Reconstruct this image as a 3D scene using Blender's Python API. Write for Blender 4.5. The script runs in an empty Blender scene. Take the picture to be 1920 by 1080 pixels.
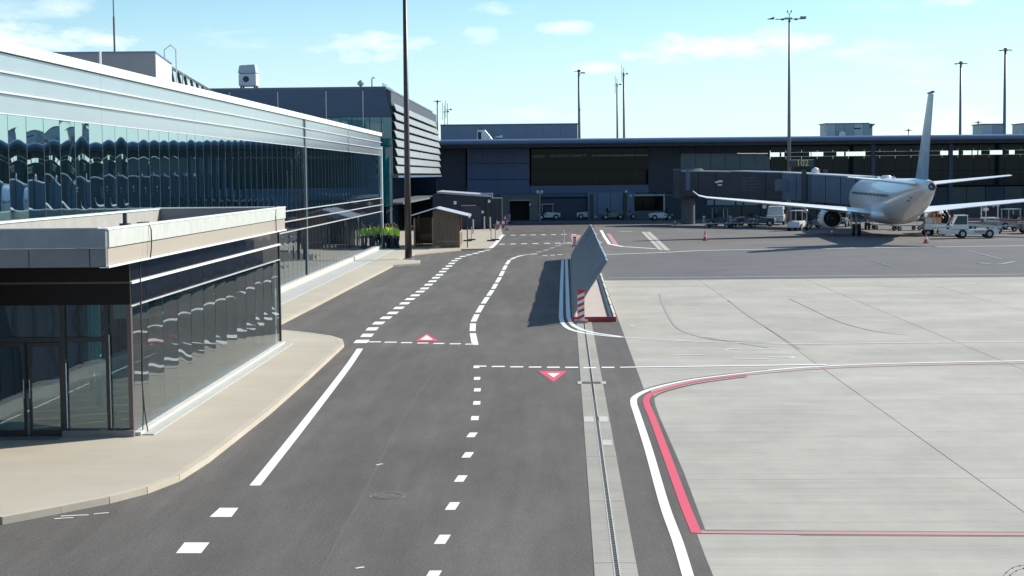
import bpy, bmesh, math, random
from mathutils import Matrix, Vector, noise
random.seed(7)
sc = bpy.context.scene
COL = sc.collection
R = math.radians

# ------------------------------------------------------------------ camera
CAMH = 5.6; FPX = 3000.0; YAW = math.atan(75/3000); PITCH = math.atan(212.6/3000); ROLL = -0.010
cam_d = bpy.data.cameras.new('camera'); cam = bpy.data.objects.new('camera', cam_d); COL.objects.link(cam)
cam_d.sensor_width = 36; cam_d.lens = 36*FPX/1920; cam_d.clip_end = 6000; cam_d.clip_start = 0.2
CM = Matrix.Rotation(YAW, 4, 'Z') @ Matrix.Rotation(R(90)-PITCH, 4, 'X') @ Matrix.Rotation(ROLL, 4, 'Z')
cam.matrix_world = Matrix.Translation((0, 0, CAMH)) @ CM
sc.camera = cam
HD = Vector((-math.sin(YAW), math.cos(YAW), 0)); RT = Vector((math.cos(YAW), math.sin(YAW), 0))

# ------------------------------------------------------------------ light
SUN_DIR = Vector((0.80, 0.52, 0)).normalized()      # where the sun stands, on the ground plane
SUN_EL = R(33)
world = bpy.data.worlds.new('World'); sc.world = world; world.use_nodes = True
SUN_STR = 4.6; SKY_STR = 0.105; EXPO = 0.62
sun_d = bpy.data.lights.new('sun', 'SUN'); sun_d.energy = SUN_STR; sun_d.angle = R(0.5); sun_d.color = (1.0, .93, .81)
sun = bpy.data.objects.new('sun', sun_d); COL.objects.link(sun)
sv = Vector((SUN_DIR.x*math.cos(SUN_EL), SUN_DIR.y*math.cos(SUN_EL), math.sin(SUN_EL)))
sun.rotation_euler = sv.to_track_quat('Z', 'Y').to_euler(); sun.location = (60, 40, 60)
sc.view_settings.view_transform = 'Standard'; sc.view_settings.look = 'None'
sc.view_settings.exposure = EXPO; sc.view_settings.gamma = 1; sc.view_settings.use_curve_mapping = False

def build_world():
    nt = world.node_tree; N = nt.nodes; L = nt.links; N.clear()
    out = N.new('ShaderNodeOutputWorld'); bg = N.new('ShaderNodeBackground'); bg.inputs[1].default_value = SKY_STR
    sky = N.new('ShaderNodeTexSky'); sky.sky_type = 'NISHITA'; sky.sun_disc = False
    sky.sun_elevation = SUN_EL; sky.sun_rotation = math.atan2(SUN_DIR.x, SUN_DIR.y)
    sky.altitude = 0; sky.air_density = 1.0; sky.dust_density = 0.5; sky.ozone_density = 1.6
    tint = N.new('ShaderNodeMix'); tint.data_type = 'RGBA'; tint.blend_type = 'MULTIPLY'; tint.inputs[0].default_value = 1
    tint.inputs[7].default_value = (0.62, 0.86, 0.97, 1)
    L.new(sky.outputs[0], tint.inputs[6])
    tc = N.new('ShaderNodeTexCoord')
    # broken small clouds everywhere low in the sky
    mp = N.new('ShaderNodeMapping'); mp.inputs['Scale'].default_value = (3.2, 3.2, 15.0); mp.inputs['Location'].default_value = (3.1, 1.7, 0.35)
    L.new(tc.outputs['Generated'], mp.inputs[0])
    nz = N.new('ShaderNodeTexNoise'); nz.inputs['Scale'].default_value = 2.4; nz.inputs['Detail'].default_value = 8; nz.inputs['Roughness'].default_value = .58
    L.new(mp.outputs[0], nz.inputs['Vector'])
    cr = N.new('ShaderNodeMapRange'); cr.inputs[1].default_value = .60; cr.inputs[2].default_value = .80; cr.inputs[4].default_value = .45
    L.new(nz.outputs[0], cr.inputs[0])
    # fine noise that frays the individual clouds
    mp2 = N.new('ShaderNodeMapping'); mp2.inputs['Scale'].default_value = (1, 1, 2.6)
    L.new(tc.outputs['Generated'], mp2.inputs[0])
    nf = N.new('ShaderNodeTexNoise'); nf.inputs['Scale'].default_value = 26; nf.inputs['Detail'].default_value = 7; nf.inputs['Roughness'].default_value = .62
    L.new(mp2.outputs[0], nf.inputs['Vector'])
    total = cr.outputs[0]
    def m(op, a, b=None):
        n = N.new('ShaderNodeMath'); n.operation = op
        for i, v in enumerate((a, b)):
            if v is None: continue
            if isinstance(v, (int, float)): n.inputs[i].default_value = v
            else: L.new(v, n.inputs[i])
        return n.outputs[0]
    sep = N.new('ShaderNodeSeparateXYZ'); L.new(tc.outputs['Generated'], sep.inputs[0])
    az = m('ARCTAN2', sep.outputs[0], sep.outputs[1]); el = m('ARCSINE', sep.outputs[2])
    def cloud(u, v, su, sv_, amp, flat=0):
        d = CM @ Vector(((u-960)/FPX, -(v-540)/FPX, -1)).normalized()
        a0 = math.atan2(d.x, d.y); e0 = math.asin(d.z)
        dx = m('DIVIDE', m('SUBTRACT', az, a0), su/FPX); dy = m('DIVIDE', m('SUBTRACT', el, e0), sv_/FPX)
        rr = m('ADD', m('MULTIPLY', dx, dx), m('MULTIPLY', dy, dy))
        g = m('SUBTRACT', 1.0, rr)
        g = m('ADD', g, m('MULTIPLY', m('SUBTRACT', nf.outputs[0], .5), 5.6))
        g = m('MULTIPLY', g, 0.55*amp)
        n = N.new('ShaderNodeClamp'); L.new(g, n.inputs[0]); n.inputs[2].default_value = amp
        return n.outputs[0]
    for c in [(700, 88, 105, 28, .9), (1235, 95, 85, 30, 1.), (1350, 88, 110, 26, .8), (1480, 75, 80, 32, .8), (1055, 55, 55, 14, .6), (905, 68, 40, 18, .6),
              (935, 18, 50, 14, .5), (90, 78, 150, 30, 1.), (1755, 4, 65, 12, .7), (590, 92, 34, 12, .6), (1120, 128, 60, 12, .5), (60, 12, 130, 22, .5), (1010, 215, 90, 14, .35), (1650, 10, 100, 12, .3), (-250, 60, 180, 35, .8), (2150, 60, 160, 30, .8), (2500, 110, 220, 30, .7)]:
        total = m('MAXIMUM', total, cloud(*c))
    # pale haze towards the horizon
    hz = N.new('ShaderNodeMapRange'); hz.inputs[1].default_value = 0.0; hz.inputs[2].default_value = 0.12; hz.inputs[3].default_value = .72; hz.inputs[4].default_value = 0.0
    L.new(sep.outputs[2], hz.inputs[0])
    mixh = N.new('ShaderNodeMix'); mixh.data_type = 'RGBA'; mixh.inputs[7].default_value = (5.9, 7.1, 7.5, 1)
    L.new(hz.outputs[0], mixh.inputs[0]); L.new(tint.outputs[2], mixh.inputs[6])
    mix = N.new('ShaderNodeMix'); mix.data_type = 'RGBA'; mix.inputs[7].default_value = (8.8, 8.8, 8.9, 1)
    L.new(m('MULTIPLY', total, .82), mix.inputs[0]); L.new(mixh.outputs[2], mix.inputs[6])
    L.new(mix.outputs[2], bg.inputs[0]); L.new(bg.outputs[0], out.inputs[0])
build_world()

# ------------------------------------------------------------------ geometry of the view: photograph pixel -> ground / depth
def ray(u, v): return CM.to_3x3() @ Vector(((u-960)/FPX, -(v-540)/FPX, -1))
def G(u, v, z=0.0):
    d = ray(u, v); t = (z-CAMH)/d.z
    return Vector((d.x*t, d.y*t, z))
def PD(u, v, D):                       # (sideways, height) at distance D ahead
    d = ray(u, v); t = D/d.dot(HD)
    return d.dot(RT)*t, CAMH + d.z*t
def WD(u, v, D):
    x, z = PD(u, v, D); p = RT*x + HD*D; return Vector((p.x, p.y, z))

# ------------------------------------------------------------------ materials
MATS = {}
def mat(name, col, rough=.6, metal=0.0, var=.12, scale=3.0, bump=0.0, bscale=40.0, spec=.5, ior=1.5, stretch=(1, 1, 1), coat=0, var2=0, scale2=.3, stretch2=(1, 1, 1), emit=None):
    if name in MATS: return MATS[name]
    m = bpy.data.materials.new(name); m.use_nodes = True; nt = m.node_tree; N = nt.nodes; L = nt.links
    b = N['Principled BSDF']; b.inputs['Roughness'].default_value = rough; b.inputs['Metallic'].default_value = metal
    b.inputs['IOR'].default_value = ior; b.inputs['Specular IOR Level'].default_value = spec; b.inputs['Coat Weight'].default_value = coat
    b.inputs['Base Color'].default_value = (*col, 1)
    tc = N.new('ShaderNodeTexCoord')
    fac = None
    def layer(sc_, st, amt, det=6):
        mp = N.new('ShaderNodeMapping'); mp.inputs['Scale'].default_value = st; L.new(tc.outputs['Object'], mp.inputs[0])
        nz = N.new('ShaderNodeTexNoise'); nz.inputs['Scale'].default_value = sc_; nz.inputs['Detail'].default_value = det; nz.inputs['Roughness'].default_value = .6
        L.new(mp.outputs[0], nz.inputs['Vector'])
        mr = N.new('ShaderNodeMapRange'); mr.inputs[1].default_value = .25; mr.inputs[2].default_value = .75
        mr.inputs[3].default_value = 1-amt; mr.inputs[4].default_value = 1+amt; L.new(nz.outputs[0], mr.inputs[0])
        return mr.outputs[0]
    if var:
        f = layer(scale, stretch, var)
        if var2:
            g = layer(scale2, stretch2, var2, 4)
            mm = N.new('ShaderNodeMath'); mm.operation = 'MULTIPLY'; L.new(f, mm.inputs[0]); L.new(g, mm.inputs[1]); f = mm.outputs[0]
        vm = N.new('ShaderNodeVectorMath'); vm.operation = 'SCALE'; vm.inputs[0].default_value = col; L.new(f, vm.inputs['Scale'])
        L.new(vm.outputs[0], b.inputs['Base Color'])
    if bump:
        nz = N.new('ShaderNodeTexNoise'); nz.inputs['Scale'].default_value = bscale; nz.inputs['Detail'].default_value = 4
        L.new(tc.outputs['Object'], nz.inputs['Vector'])
        bp = N.new('ShaderNodeBump'); bp.inputs['Strength'].default_value = bump; bp.inputs['Distance'].default_value = .02
        L.new(nz.outputs[0], bp.inputs['Height']); L.new(bp.outputs[0], b.inputs['Normal'])
    MATS[name] = m
    return m

def ground_mat(name, col, grain=.10, patch=.10, streak=.0, streak_dir='x', stain=.0, rough=.85, warm=0.0):
    m = bpy.data.materials.new(name); m.use_nodes = True; nt = m.node_tree; N = nt.nodes; L = nt.links
    b = N['Principled BSDF']; b.inputs['Roughness'].default_value = rough; b.inputs['Specular IOR Level'].default_value = .25
    geo = N.new('ShaderNodeNewGeometry')
    def layer(scale, st, amt, det=5, lo=.3, hi=.7, off=(0, 0, 0)):
        mp = N.new('ShaderNodeMapping'); mp.inputs['Scale'].default_value = st; mp.inputs['Location'].default_value = off; L.new(geo.outputs['Position'], mp.inputs[0])
        nz = N.new('ShaderNodeTexNoise'); nz.inputs['Scale'].default_value = scale; nz.inputs['Detail'].default_value = det; nz.inputs['Roughness'].default_value = .65
        L.new(mp.outputs[0], nz.inputs['Vector'])
        mr = N.new('ShaderNodeMapRange'); mr.inputs[1].default_value = lo; mr.inputs[2].default_value = hi
        mr.inputs[3].default_value = 1-amt; mr.inputs[4].default_value = 1+amt; L.new(nz.outputs[0], mr.inputs[0])
        return mr.outputs[0]
    f = layer(34, (1, 1, 1), grain, 2)
    def mul(a, c):
        mm = N.new('ShaderNodeMath'); mm.operation = 'MULTIPLY'; L.new(a, mm.inputs[0]); L.new(c, mm.inputs[1]); return mm.outputs[0]
    f = mul(f, layer(.16, (1, .45, 1), patch, 5))
    f = mul(f, layer(1.4, (1, .3, 1), patch*.45, 4, off=(7, 3, 0)))
    if streak:
        st = (.10, 7, 1) if streak_dir == 'x' else (1.3, .035, 1)
        f = mul(f, layer(1.0, st, streak, 3))
    if stain:
        f = mul(f, layer(.55, (2.2, .22, 1) if streak_dir != 'x' else (.5, .8, 1), stain, 6, .42, .62, off=(11, 5, 0)))
    if name == 'apron_concrete':
        oi = N.new('ShaderNodeObjectInfo'); mr = N.new('ShaderNodeMapRange'); mr.inputs[3].default_value = .955; mr.inputs[4].default_value = 1.04
        L.new(oi.outputs['Random'], mr.inputs[0]); f = mul(f, mr.outputs[0])
    vm = N.new('ShaderNodeVectorMath'); vm.operation = 'SCALE'; vm.inputs[0].default_value = col; L.new(f, vm.inputs['Scale'])
    L.new(vm.outputs[0], b.inputs['Base Color'])
    nz = N.new('ShaderNodeTexNoise'); nz.inputs['Scale'].default_value = 60; L.new(geo.outputs['Position'], nz.inputs['Vector'])
    bp = N.new('ShaderNodeBump'); bp.inputs['Strength'].default_value = .35; bp.inputs['Distance'].default_value = .01
    L.new(nz.outputs[0], bp.inputs['Height']); L.new(bp.outputs[0], b.inputs['Normal'])
    MATS[name] = m
    return m

def paint_mat(name, col, wear=.25, dark=(.12, .12, .12)):
    m = bpy.data.materials.new(name); m.use_nodes = True; nt = m.node_tree; N = nt.nodes; L = nt.links
    b = N['Principled BSDF']; b.inputs['Roughness'].default_value = .6
    geo = N.new('ShaderNodeNewGeometry')
    nz = N.new('ShaderNodeTexNoise'); nz.inputs['Scale'].default_value = 9; nz.inputs['Detail'].default_value = 8; nz.inputs['Roughness'].default_value = .75
    L.new(geo.outputs['Position'], nz.inputs['Vector'])
    mr = N.new('ShaderNodeMapRange'); mr.inputs[1].default_value = .62-wear*.35; mr.inputs[2].default_value = .72-wear*.25; mr.inputs[4].default_value = min(1, .2+wear)
    L.new(nz.outputs[0], mr.inputs[0])
    mx = N.new('ShaderNodeMix'); mx.data_type = 'RGBA'; mx.inputs[6].default_value = (*col, 1); mx.inputs[7].default_value = (*dark, 1)
    L.new(mr.outputs[0], mx.inputs[0]); L.new(mx.outputs[2], b.inputs['Base Color'])
    MATS[name] = m; return m

def glass_mat(name, col, ior=1.9, rough=.02, trans=0.0, tint=(.6, .8, .8)):
    m = bpy.data.materials.new(name); m.use_nodes = True; nt = m.node_tree; N = nt.nodes; L = nt.links
    b = N['Principled BSDF']; b.inputs['Base Color'].default_value = (*col, 1); b.inputs['Roughness'].default_value = rough; b.inputs['IOR'].default_value = ior
    if trans:
        out = N['Material Output']; N.remove(b)
        tr = N.new('ShaderNodeBsdfTransparent'); tr.inputs[0].default_value = (*tint, 1)
        gl = N.new('ShaderNodeBsdfGlossy'); gl.inputs['Roughness'].default_value = rough; gl.inputs[0].default_value = (.9, .97, 1, 1)
        fr = N.new('ShaderNodeFresnel'); fr.inputs[0].default_value = ior
        ad = N.new('ShaderNodeMath'); ad.operation = 'ADD'; ad.inputs[1].default_value = .03 if name != 'clear_glass' else .10; L.new(fr.outputs[0], ad.inputs[0])
        mx = N.new('ShaderNodeMixShader'); L.new(ad.outputs[0], mx.inputs[0]); L.new(tr.outputs[0], mx.inputs[1]); L.new(gl.outputs[0], mx.inputs[2])
        L.new(mx.outputs[0], out.inputs[0])
    MATS[name] = m; return m

ASPH = ground_mat('asphalt', (.110, .101, .094), .38, .18, .07, 'y', .09)
ASPH2 = ground_mat('old_asphalt', (.125, .125, .128), .14, .10, .06, 'x', .06)
ASPH3 = ground_mat('worn_asphalt', (.150, .140, .134), .14, .14, .08, 'x', .08)
CONC = ground_mat('apron_concrete', (.385, .368, .325), .07, .10, .075, 'x', .07)
CONC2 = ground_mat('drain_concrete', (.325, .31, .275), .08, .09, .08, 'x', .06)
PAVE = ground_mat('pavement_concrete', (.42, .38, .315), .06, .05, .03, 'x', .04)
KERB = ground_mat('kerb_concrete', (.47, .42, .34), .06, .08, .0, 'x', .05)
TERR = ground_mat('ground_soil', (.16, .155, .13), .1, .2)
JOINT = mat('joint_sealant', (.07, .07, .068), .8)
WHITE = paint_mat('white_road_paint', (.80, .81, .78), .12)
FADED = paint_mat('faded_white_paint', (.80, .80, .76), .35, (.46, .44, .40))
WORN = paint_mat('worn_white_paint', (.42, .42, .41), .7, (.16, .16, .16))
RED = paint_mat('red_road_paint', (.66, .075, .12), .30, (.30, .12, .13))
REDF = paint_mat('faded_red_paint', (.50, .24, .24), .35, (.40, .30, .28))
PINK = paint_mat('red_overspray', (.26, .10, .11), .9, (.14, .10, .10))

# ------------------------------------------------------------------ mesh helpers
class MB:
    def __init__(s): s.v = []; s.f = []
    def add(s, vs, fs):
        n = len(s.v); s.v += [tuple(p) for p in vs]; s.f += [tuple(i+n for i in f) for f in fs]; return s
    def box(s, x0, x1, y0, y1, z0, z1):
        return s.hexa([(x0, y0, z0), (x1, y0, z0), (x1, y1, z0), (x0, y1, z0), (x0, y0, z1), (x1, y0, z1), (x1, y1, z1), (x0, y1, z1)])
    def hexa(s, p): return s.add(p, [(3, 2, 1, 0), (4, 5, 6, 7), (0, 1, 5, 4), (1, 2, 6, 5), (2, 3, 7, 6), (3, 0, 4, 7)])
    def beam(s, a, b, w, h=None, up=(0, 0, 1)):
        a = Vector(a); b = Vector(b); h = h or w; d = (b-a).normalized(); up = Vector(up)
        if abs(d.dot(up)) > .98: up = Vector((0, 1, 0))
        x = d.cross(up).normalized()*w/2; y = x.cross(d).normalized()*h/2
        return s.hexa([a-x-y, a+x-y, a+x+y, a-x+y, b-x-y, b+x-y, b+x+y, b-x+y])
    def tube(s, pts, rad, n=8, cap=True):
        pts = [Vector(p) for p in pts]; rad = rad if isinstance(rad, (list, tuple)) else [rad]*len(pts)
        base = len(s.v)
        for i, p in enumerate(pts):
            d = (pts[min(i+1, len(pts)-1)]-pts[max(i-1, 0)]).normalized()
            up = Vector((0, 0, 1)) if abs(d.z) < .95 else Vector((0, 1, 0))
            x = d.cross(up).normalized(); y = x.cross(d).normalized()
            for k in range(n):
                a = 2*math.pi*k/n; s.v.append(tuple(p+(x*math.cos(a)+y*math.sin(a))*rad[i]))
        for i in range(len(pts)-1):
            for k in range(n):
                a = base+i*n+k; b = base+i*n+(k+1) % n; s.f.append((a, a+n, b+n, b))
        if cap:
            s.f.append(tuple(base+k for k in range(n))); s.f.append(tuple(base+(len(pts)-1)*n+k for k in reversed(range(n))))
        return s
    def poly(s, pts, z0=None, h=0):      # flat polygon or prism
        n = len(pts)
        area = sum(pts[i][0]*pts[(i+1) % n][1]-pts[(i+1) % n][0]*pts[i][1] for i in range(n))
        if area < 0: pts = list(reversed(pts))
        top = [(p[0], p[1], (z0 if z0 is not None else p[2])+h) for p in pts]
        b = len(s.v); s.v += top; s.f.append(tuple(range(b, b+n)))
        if h:
            s.v += [(p[0], p[1], p[2]-h) for p in top]
            for i in range(n):
                j = (i+1) % n; s.f.append((b+i, b+n+i, b+n+j, b+j))
            s.f.append(tuple(b+n+i for i in reversed(range(n))))
        return s
    def ribbon(s, pts, w, z):
        pts = [Vector((p[0], p[1], 0)) for p in pts]; b = len(s.v); n = len(pts)
        for i, p in enumerate(pts):
            d = (pts[min(i+1, n-1)]-pts[max(i-1, 0)]).normalized(); q = Vector((-d.y, d.x, 0))*w/2
            s.v += [(p.x+q.x, p.y+q.y, z), (p.x-q.x, p.y-q.y, z)]
        for i in range(n-1):
            a = b+2*i; s.f.append((a, a+1, a+3, a+2))
        return s
    def lathe(s, prof, c=(0, 0, 0), n=16, axis='z'):
        b = len(s.v)
        for r, h in prof:
            for k in range(n):
                a = 2*math.pi*k/n; x, y = r*math.cos(a), r*math.sin(a)
                p = (x, y, h) if axis == 'z' else ((x, h, y) if axis == 'y' else (h, x, y))
                s.v.append((p[0]+c[0], p[1]+c[1], p[2]+c[2]))
        for i in range(len(prof)-1):
            for k in range(n):
                a = b+i*n+k; e = b+i*n+(k+1) % n; s.f.append((a, e, e+n, a+n))
        s.f.append(tuple(b+k for k in reversed(range(n)))); s.f.append(tuple(b+(len(prof)-1)*n+k for k in range(n)))
        return s
    def xf(s, M):
        s.v = [tuple(M @ Vector(p)) for p in s.v]; return s
    def build(s, name, m, parent=None, smooth=False, local=False, bevel=0, kind=None):
        me = bpy.data.meshes.new(name)
        vs = s.v
        if parent is not None and not local:
            inv = wmat(parent).inverted(); vs = [tuple(inv @ Vector(p)) for p in vs]
        me.from_pydata(vs, [], s.f); me.validate(); me.materials.append(m)
        bm = bmesh.new(); bm.from_mesh(me); bmesh.ops.recalc_face_normals(bm, faces=bm.faces) if len(bm.faces) > 1 and s.closed() else None
        bm.to_mesh(me); bm.free()
        if smooth: me.polygons.foreach_set('use_smooth', [True]*len(me.polygons))
        o = bpy.data.objects.new(name, me); COL.objects.link(o); o.parent = parent
        if bevel:
            md = o.modifiers.new('bevel', 'BEVEL'); md.width = bevel; md.segments = 2; md.limit_method = 'ANGLE'
        if kind: o['kind'] = kind
        return o
    def closed(s):
        return len(s.v) < 20000 and any(abs(p[2]-s.v[0][2]) > 1e-5 for p in s.v)
def wmat(o):
    M = Matrix.LocRotScale(o.location, o.rotation_euler, o.scale)
    return wmat(o.parent) @ M if o.parent else M
def thing(name, label, cat, loc=(0, 0, 0), rz=0, group=None, kind=None):
    o = bpy.data.objects.new(name, None); COL.objects.link(o); o.location = loc; o.rotation_euler = (0, 0, rz); o.empty_display_size = .3
    return tag(o, label, cat, group, kind)
def tag(o, label=None, cat=None, group=None, kind=None):
    if label: o['label'] = label
    if cat: o['category'] = cat
    if group: o['group'] = group
    if kind: o['kind'] = kind
    return o
def dup(o, parent=None, loc=None, rz=None, label=None):
    c = o.copy(); COL.objects.link(c); c.parent = parent
    if loc is not None: c.location = loc
    if rz is not None: c.rotation_euler = (0, 0, rz)
    if label: c['label'] = label
    for ch in [x for x in o.children]: dup(ch, c)
    return c
def clone(o, parent, loc=None, rot=None):
    c = o.copy(); COL.objects.link(c); c.parent = parent
    if loc is not None: c.location = loc
    if rot is not None: c.rotation_euler = rot
    return c
def text_mesh(body, size, name, m, parent, M, ext=.01, align='CENTER'):
    cu = bpy.data.curves.new(name, 'FONT'); cu.body = body; cu.size = size; cu.extrude = ext; cu.align_x = align; cu.align_y = 'CENTER'
    t = bpy.data.objects.new(name, cu); me = bpy.data.meshes.new_from_object(t); bpy.data.objects.remove(t)
    me.transform(M); me.materials.append(m); o = bpy.data.objects.new(name, me); COL.objects.link(o); o.parent = parent; return o

# ------------------------------------------------------------------ ground
def sheet(name, pts, m, z, parent=None, kind='structure'):
    return MB().poly([(p[0], p[1]) for p in pts], z).build(name, m, parent, kind=kind if parent is None else None)
ter = MB().poly([(-2500, -400), (2500, -400), (2500, 3500), (-2500, 3500)], -.12).build('ground', TERR, kind='structure')
apr = MB().poly([(-80, -12), (120, -12), (120, 230), (-80, 230)], -.022).build('apron_base', JOINT, kind='structure'); 
# near apron: cast concrete slabs with open joints
apron = MB().poly([(-79, 83.9), (120, 83.9), (120, 229), (-79, 229)], -.006).build('apron', ASPH2, kind='structure')
SL = 5.5; slab_me = {}
x0 = 2.2
for j in range(0, 18):
    for i in range(-1, 9):
        xa = x0+i*SL; ya = 84-(j+1)*SL
        if ya < -8: continue
        b = MB().box(.007, SL-.007, .0015, SL-.0015, -.1, 0)
        if 's' not in slab_me:
            o = b.build('slab', CONC, apron, local=True, bevel=.006); slab_me['s'] = o; o.location = (xa, ya, 0)
        else: clone(slab_me['s'], apron, (xa, ya, random.uniform(-.002, .001)))

def Gs(l): return [G(*p) for p in l]
# the service road
def BX(Y): return 2.2+.0088*(Y-22)      # right edge of the asphalt strip
road_pts = [(-60, -10), (BX(-10), -10), (BX(22), 22), (BX(50), 50), (BX(84), 84), (BX(84)+.5, 84), (60, 85.3), (60, 84.9), (60, 112), (BX(110), 112), (12, 150), (12, 185), (-22, 185), (-60, 120)]
road = MB().poly([(-60, -10), (BX(-10), -10), (BX(22), 22), (BX(50), 50), (BX(84), 84.0), (BX(110)+.0, 110), (BX(110)+2, 185), (-40, 185), (-60, 120)], .004).build('road', ASPH, kind='structure')
# worn strip of asphalt beyond the cross line, under the aircraft stand
p1, p2 = G(1128, 478), G(1420, 468.5); d = (p2-p1)
far = MB().poly([(BX(110), p1.y), (p1.x+d.x*6, p1.y+d.y*6), (120, 229), (BX(110)+2, 229), (BX(110)+2, 185)], .000).build('aircraft_stand', ASPH3, kind='structure')
# dark asphalt margin below the red line
MB().poly([tuple(q) for q in Gs([(1201, 731), (1218, 728), (1226, 742), (1229, 760), (1237, 782), (1282, 885), (1322, 992), (1303, 1000), (1262, 900), (1200, 760)])], .001).build('asphalt_margin', ASPH, road)

Z1 = .008
def rib(name, px, w, m, z=Z1, parent=None, smooth=True):
    pts = [G(*p) for p in px]
    if smooth and len(pts) > 2:
        out = []
        P = [pts[0]]+pts+[pts[-1]]
        for i in range(1, len(P)-2):
            for k in range(6):
                t = k/6; a, b_, c, e = P[i-1], P[i], P[i+1], P[i+2]
                out.append(.5*((2*b_)+(c-a)*t+(2*a-5*b_+4*c-e)*t*t+(3*b_-a-3*c+e)*t**3))
        out.append(pts[-1]); pts = out
    return MB().ribbon(pts, w, z).build(name, m, parent or road)
rib('edge_line', [(478, 911), (560, 808), (622, 728), (655, 684), (675, 654)], .20, WHITE)
for q in ([(412, 953), (447, 953), (434, 970), (393, 970)], [(346, 1018), (393, 1018), (377, 1038), (330, 1038)]):
    MB().poly([tuple(p) for p in Gs(q)], Z1).build('lane_dash', WHITE, road)
left = [(678, 640.5), (688.5, 629), (698, 617), (710, 606), (724, 596), (736.5, 587), (748, 577.5), (759, 569), (769, 561), (778.5, 554), (788, 547), (796, 541), (803.5, 534), (811, 527.5), (817.5, 521), (824, 515.5), (830, 509.5), (835.5, 504), (842, 499), (847, 494), (852.5, 489), (859, 485), (867.5, 481), (879, 478), (892, 475), (902.5, 472), (914, 469)]
def skewdash(p, d, L_, w, name='lane_dash', m=WHITE):
    d = d.normalized(); a = p-d*L_/2; b = p+d*L_/2; r = RT*w/2
    MB().poly([tuple(a-r), tuple(a+r), tuple(b+r), tuple(b-r)], Z1).build(name, m, road)
for i, p in enumerate(left):
    a = G(*left[max(0, i-1)]); b = G(*left[min(len(left)-1, i+1)]); seg = (b-a).length/(2 if 0 < i < len(left)-1 else 1)
    skewdash(G(*p), b-a, min(seg*.5, 1.3) if i < 20 else 1.2, .40 if i else .46)
cen = [(891, 647), (886, 623), (887, 605), (895, 588), (905, 571), (915, 556), (924, 543), (931, 531), (938, 519), (944, 507), (949, 497), (956, 487), (968, 482)]
for i in range(len(cen)-1):
    a, b = G(*cen[i]), G(*cen[i+1])
    t = .10 if i else .0
    MB().ribbon([a.lerp(b, t), a.lerp(b, .5), a.lerp(b, .90)], .22, Z1).build('lane_dash', WHITE, road)
rib('edge_line', [(968, 482), (978, 479.2), (990, 477.6), (1008, 477)], .22, FADED)
for u, v in ((1011, 472.5), (1024, 469), (1035, 465), (1046, 461), (1054, 457.5), (1001, 476)):
    p = G(u, v); skewdash(p, HD*.6+RT*.3, .9, .22)
for u in (1022, 1036, 1050): skewdash(G(u, 479.5-(u-1022)*.07), HD, .5, .35, m=FADED)
for a, b, v in ((691, 714, 641.3), (721, 744, 642), (752, 773, 642.8), (782.5, 803, 643.5), (812.5, 833, 644.3), (843, 864, 645), (872.5, 887, 645.6)):
    rib('stop_line_dash', [(a, v), (b, v)], .28, WHITE)
for a, b, v in ((899, 912, 687.4), (922, 946.6, 688), (956.8, 981, 688.6), (991.4, 1015, 689), (1025.6, 1049.5, 689.4), (1059.7, 1084, 689.6), (1094, 1117.7, 690), (1128, 1151.8, 689.6)):
    rib('stop_line_dash', [(a, v), (b, v)], .27, WHITE, z=.014)
rib('stop_line', [(1162.6, 689.4), (1350, 687), (1550, 684)], .20, WHITE, z=.014)
for u, v in ((893.5, 688.2), (894.5, 710), (895, 731.5), (894, 756), (890.5, 784.5), (885, 816), (877, 853.5), (864, 898), (848.5, 949.5), (829.5, 1012), (811, 1081)):
    skewdash(G(u, v), HD+RT*(.10 if v > 800 else 0), .62, .175)
# white and red boundary lines of the stand
rib('boundary_line', [(1291, 1084), (1270.6, 1016), (1245.6, 946.7), (1217.8, 849), (1202.5, 801), (1194, 775), (1188, 755), (1192, 744), (1215, 732), (1250, 722), (1300, 712), (1365, 703.5), (1440, 695), (1515, 689), (1620, 683.5), (1760, 680), (1925, 677)], .165, WHITE, z=.010)
rib('boundary_line_outline', [(1187, 744), (1211, 730), (1248, 719.5), (1300, 710), (1365, 701.5), (1440, 693.3)], .07, ASPH, z=.009)  # thin asphalt-coloured outline along the white curve
rib('red_line', [(1306, 1000), (1284, 947), (1248, 849), (1224, 785), (1214, 762), (1212.5, 748), (1225, 737), (1258, 726.5), (1315, 714), (1400, 703)], .165, RED, z=.010)
rib('red_line', [(1398, 703.2), (1515, 693.3), (1620, 688), (1760, 684.5), (1925, 681.5)], .10, REDF, z=.0088)
rib('red_line_outline', [(1223, 760), (1224, 748), (1238, 738), (1270, 728), (1320, 717.5), (1400, 706.5)], .08, ASPH, z=.0095)  # asphalt-coloured outline along the red curve
rib('red_line_outline', [(1320, 994.5), (1450, 995.8), (1620, 997.5), (1770, 998), (1925, 999)], .035, JOINT, z=.010)  # thin black outline on the far side of the straight red line
rib('red_line', [(1306, 998.5), (1450, 999.5), (1620, 1000.8), (1770, 1001.5), (1925, 1002.5)], .17, REDF, z=.0085)
rib('red_line_outline', [(1500, 1003.5), (1620, 1004.2), (1800, 1005.2), (1925, 1006)], .03, JOINT, z=.010)  # thin black outline on its near side
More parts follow.
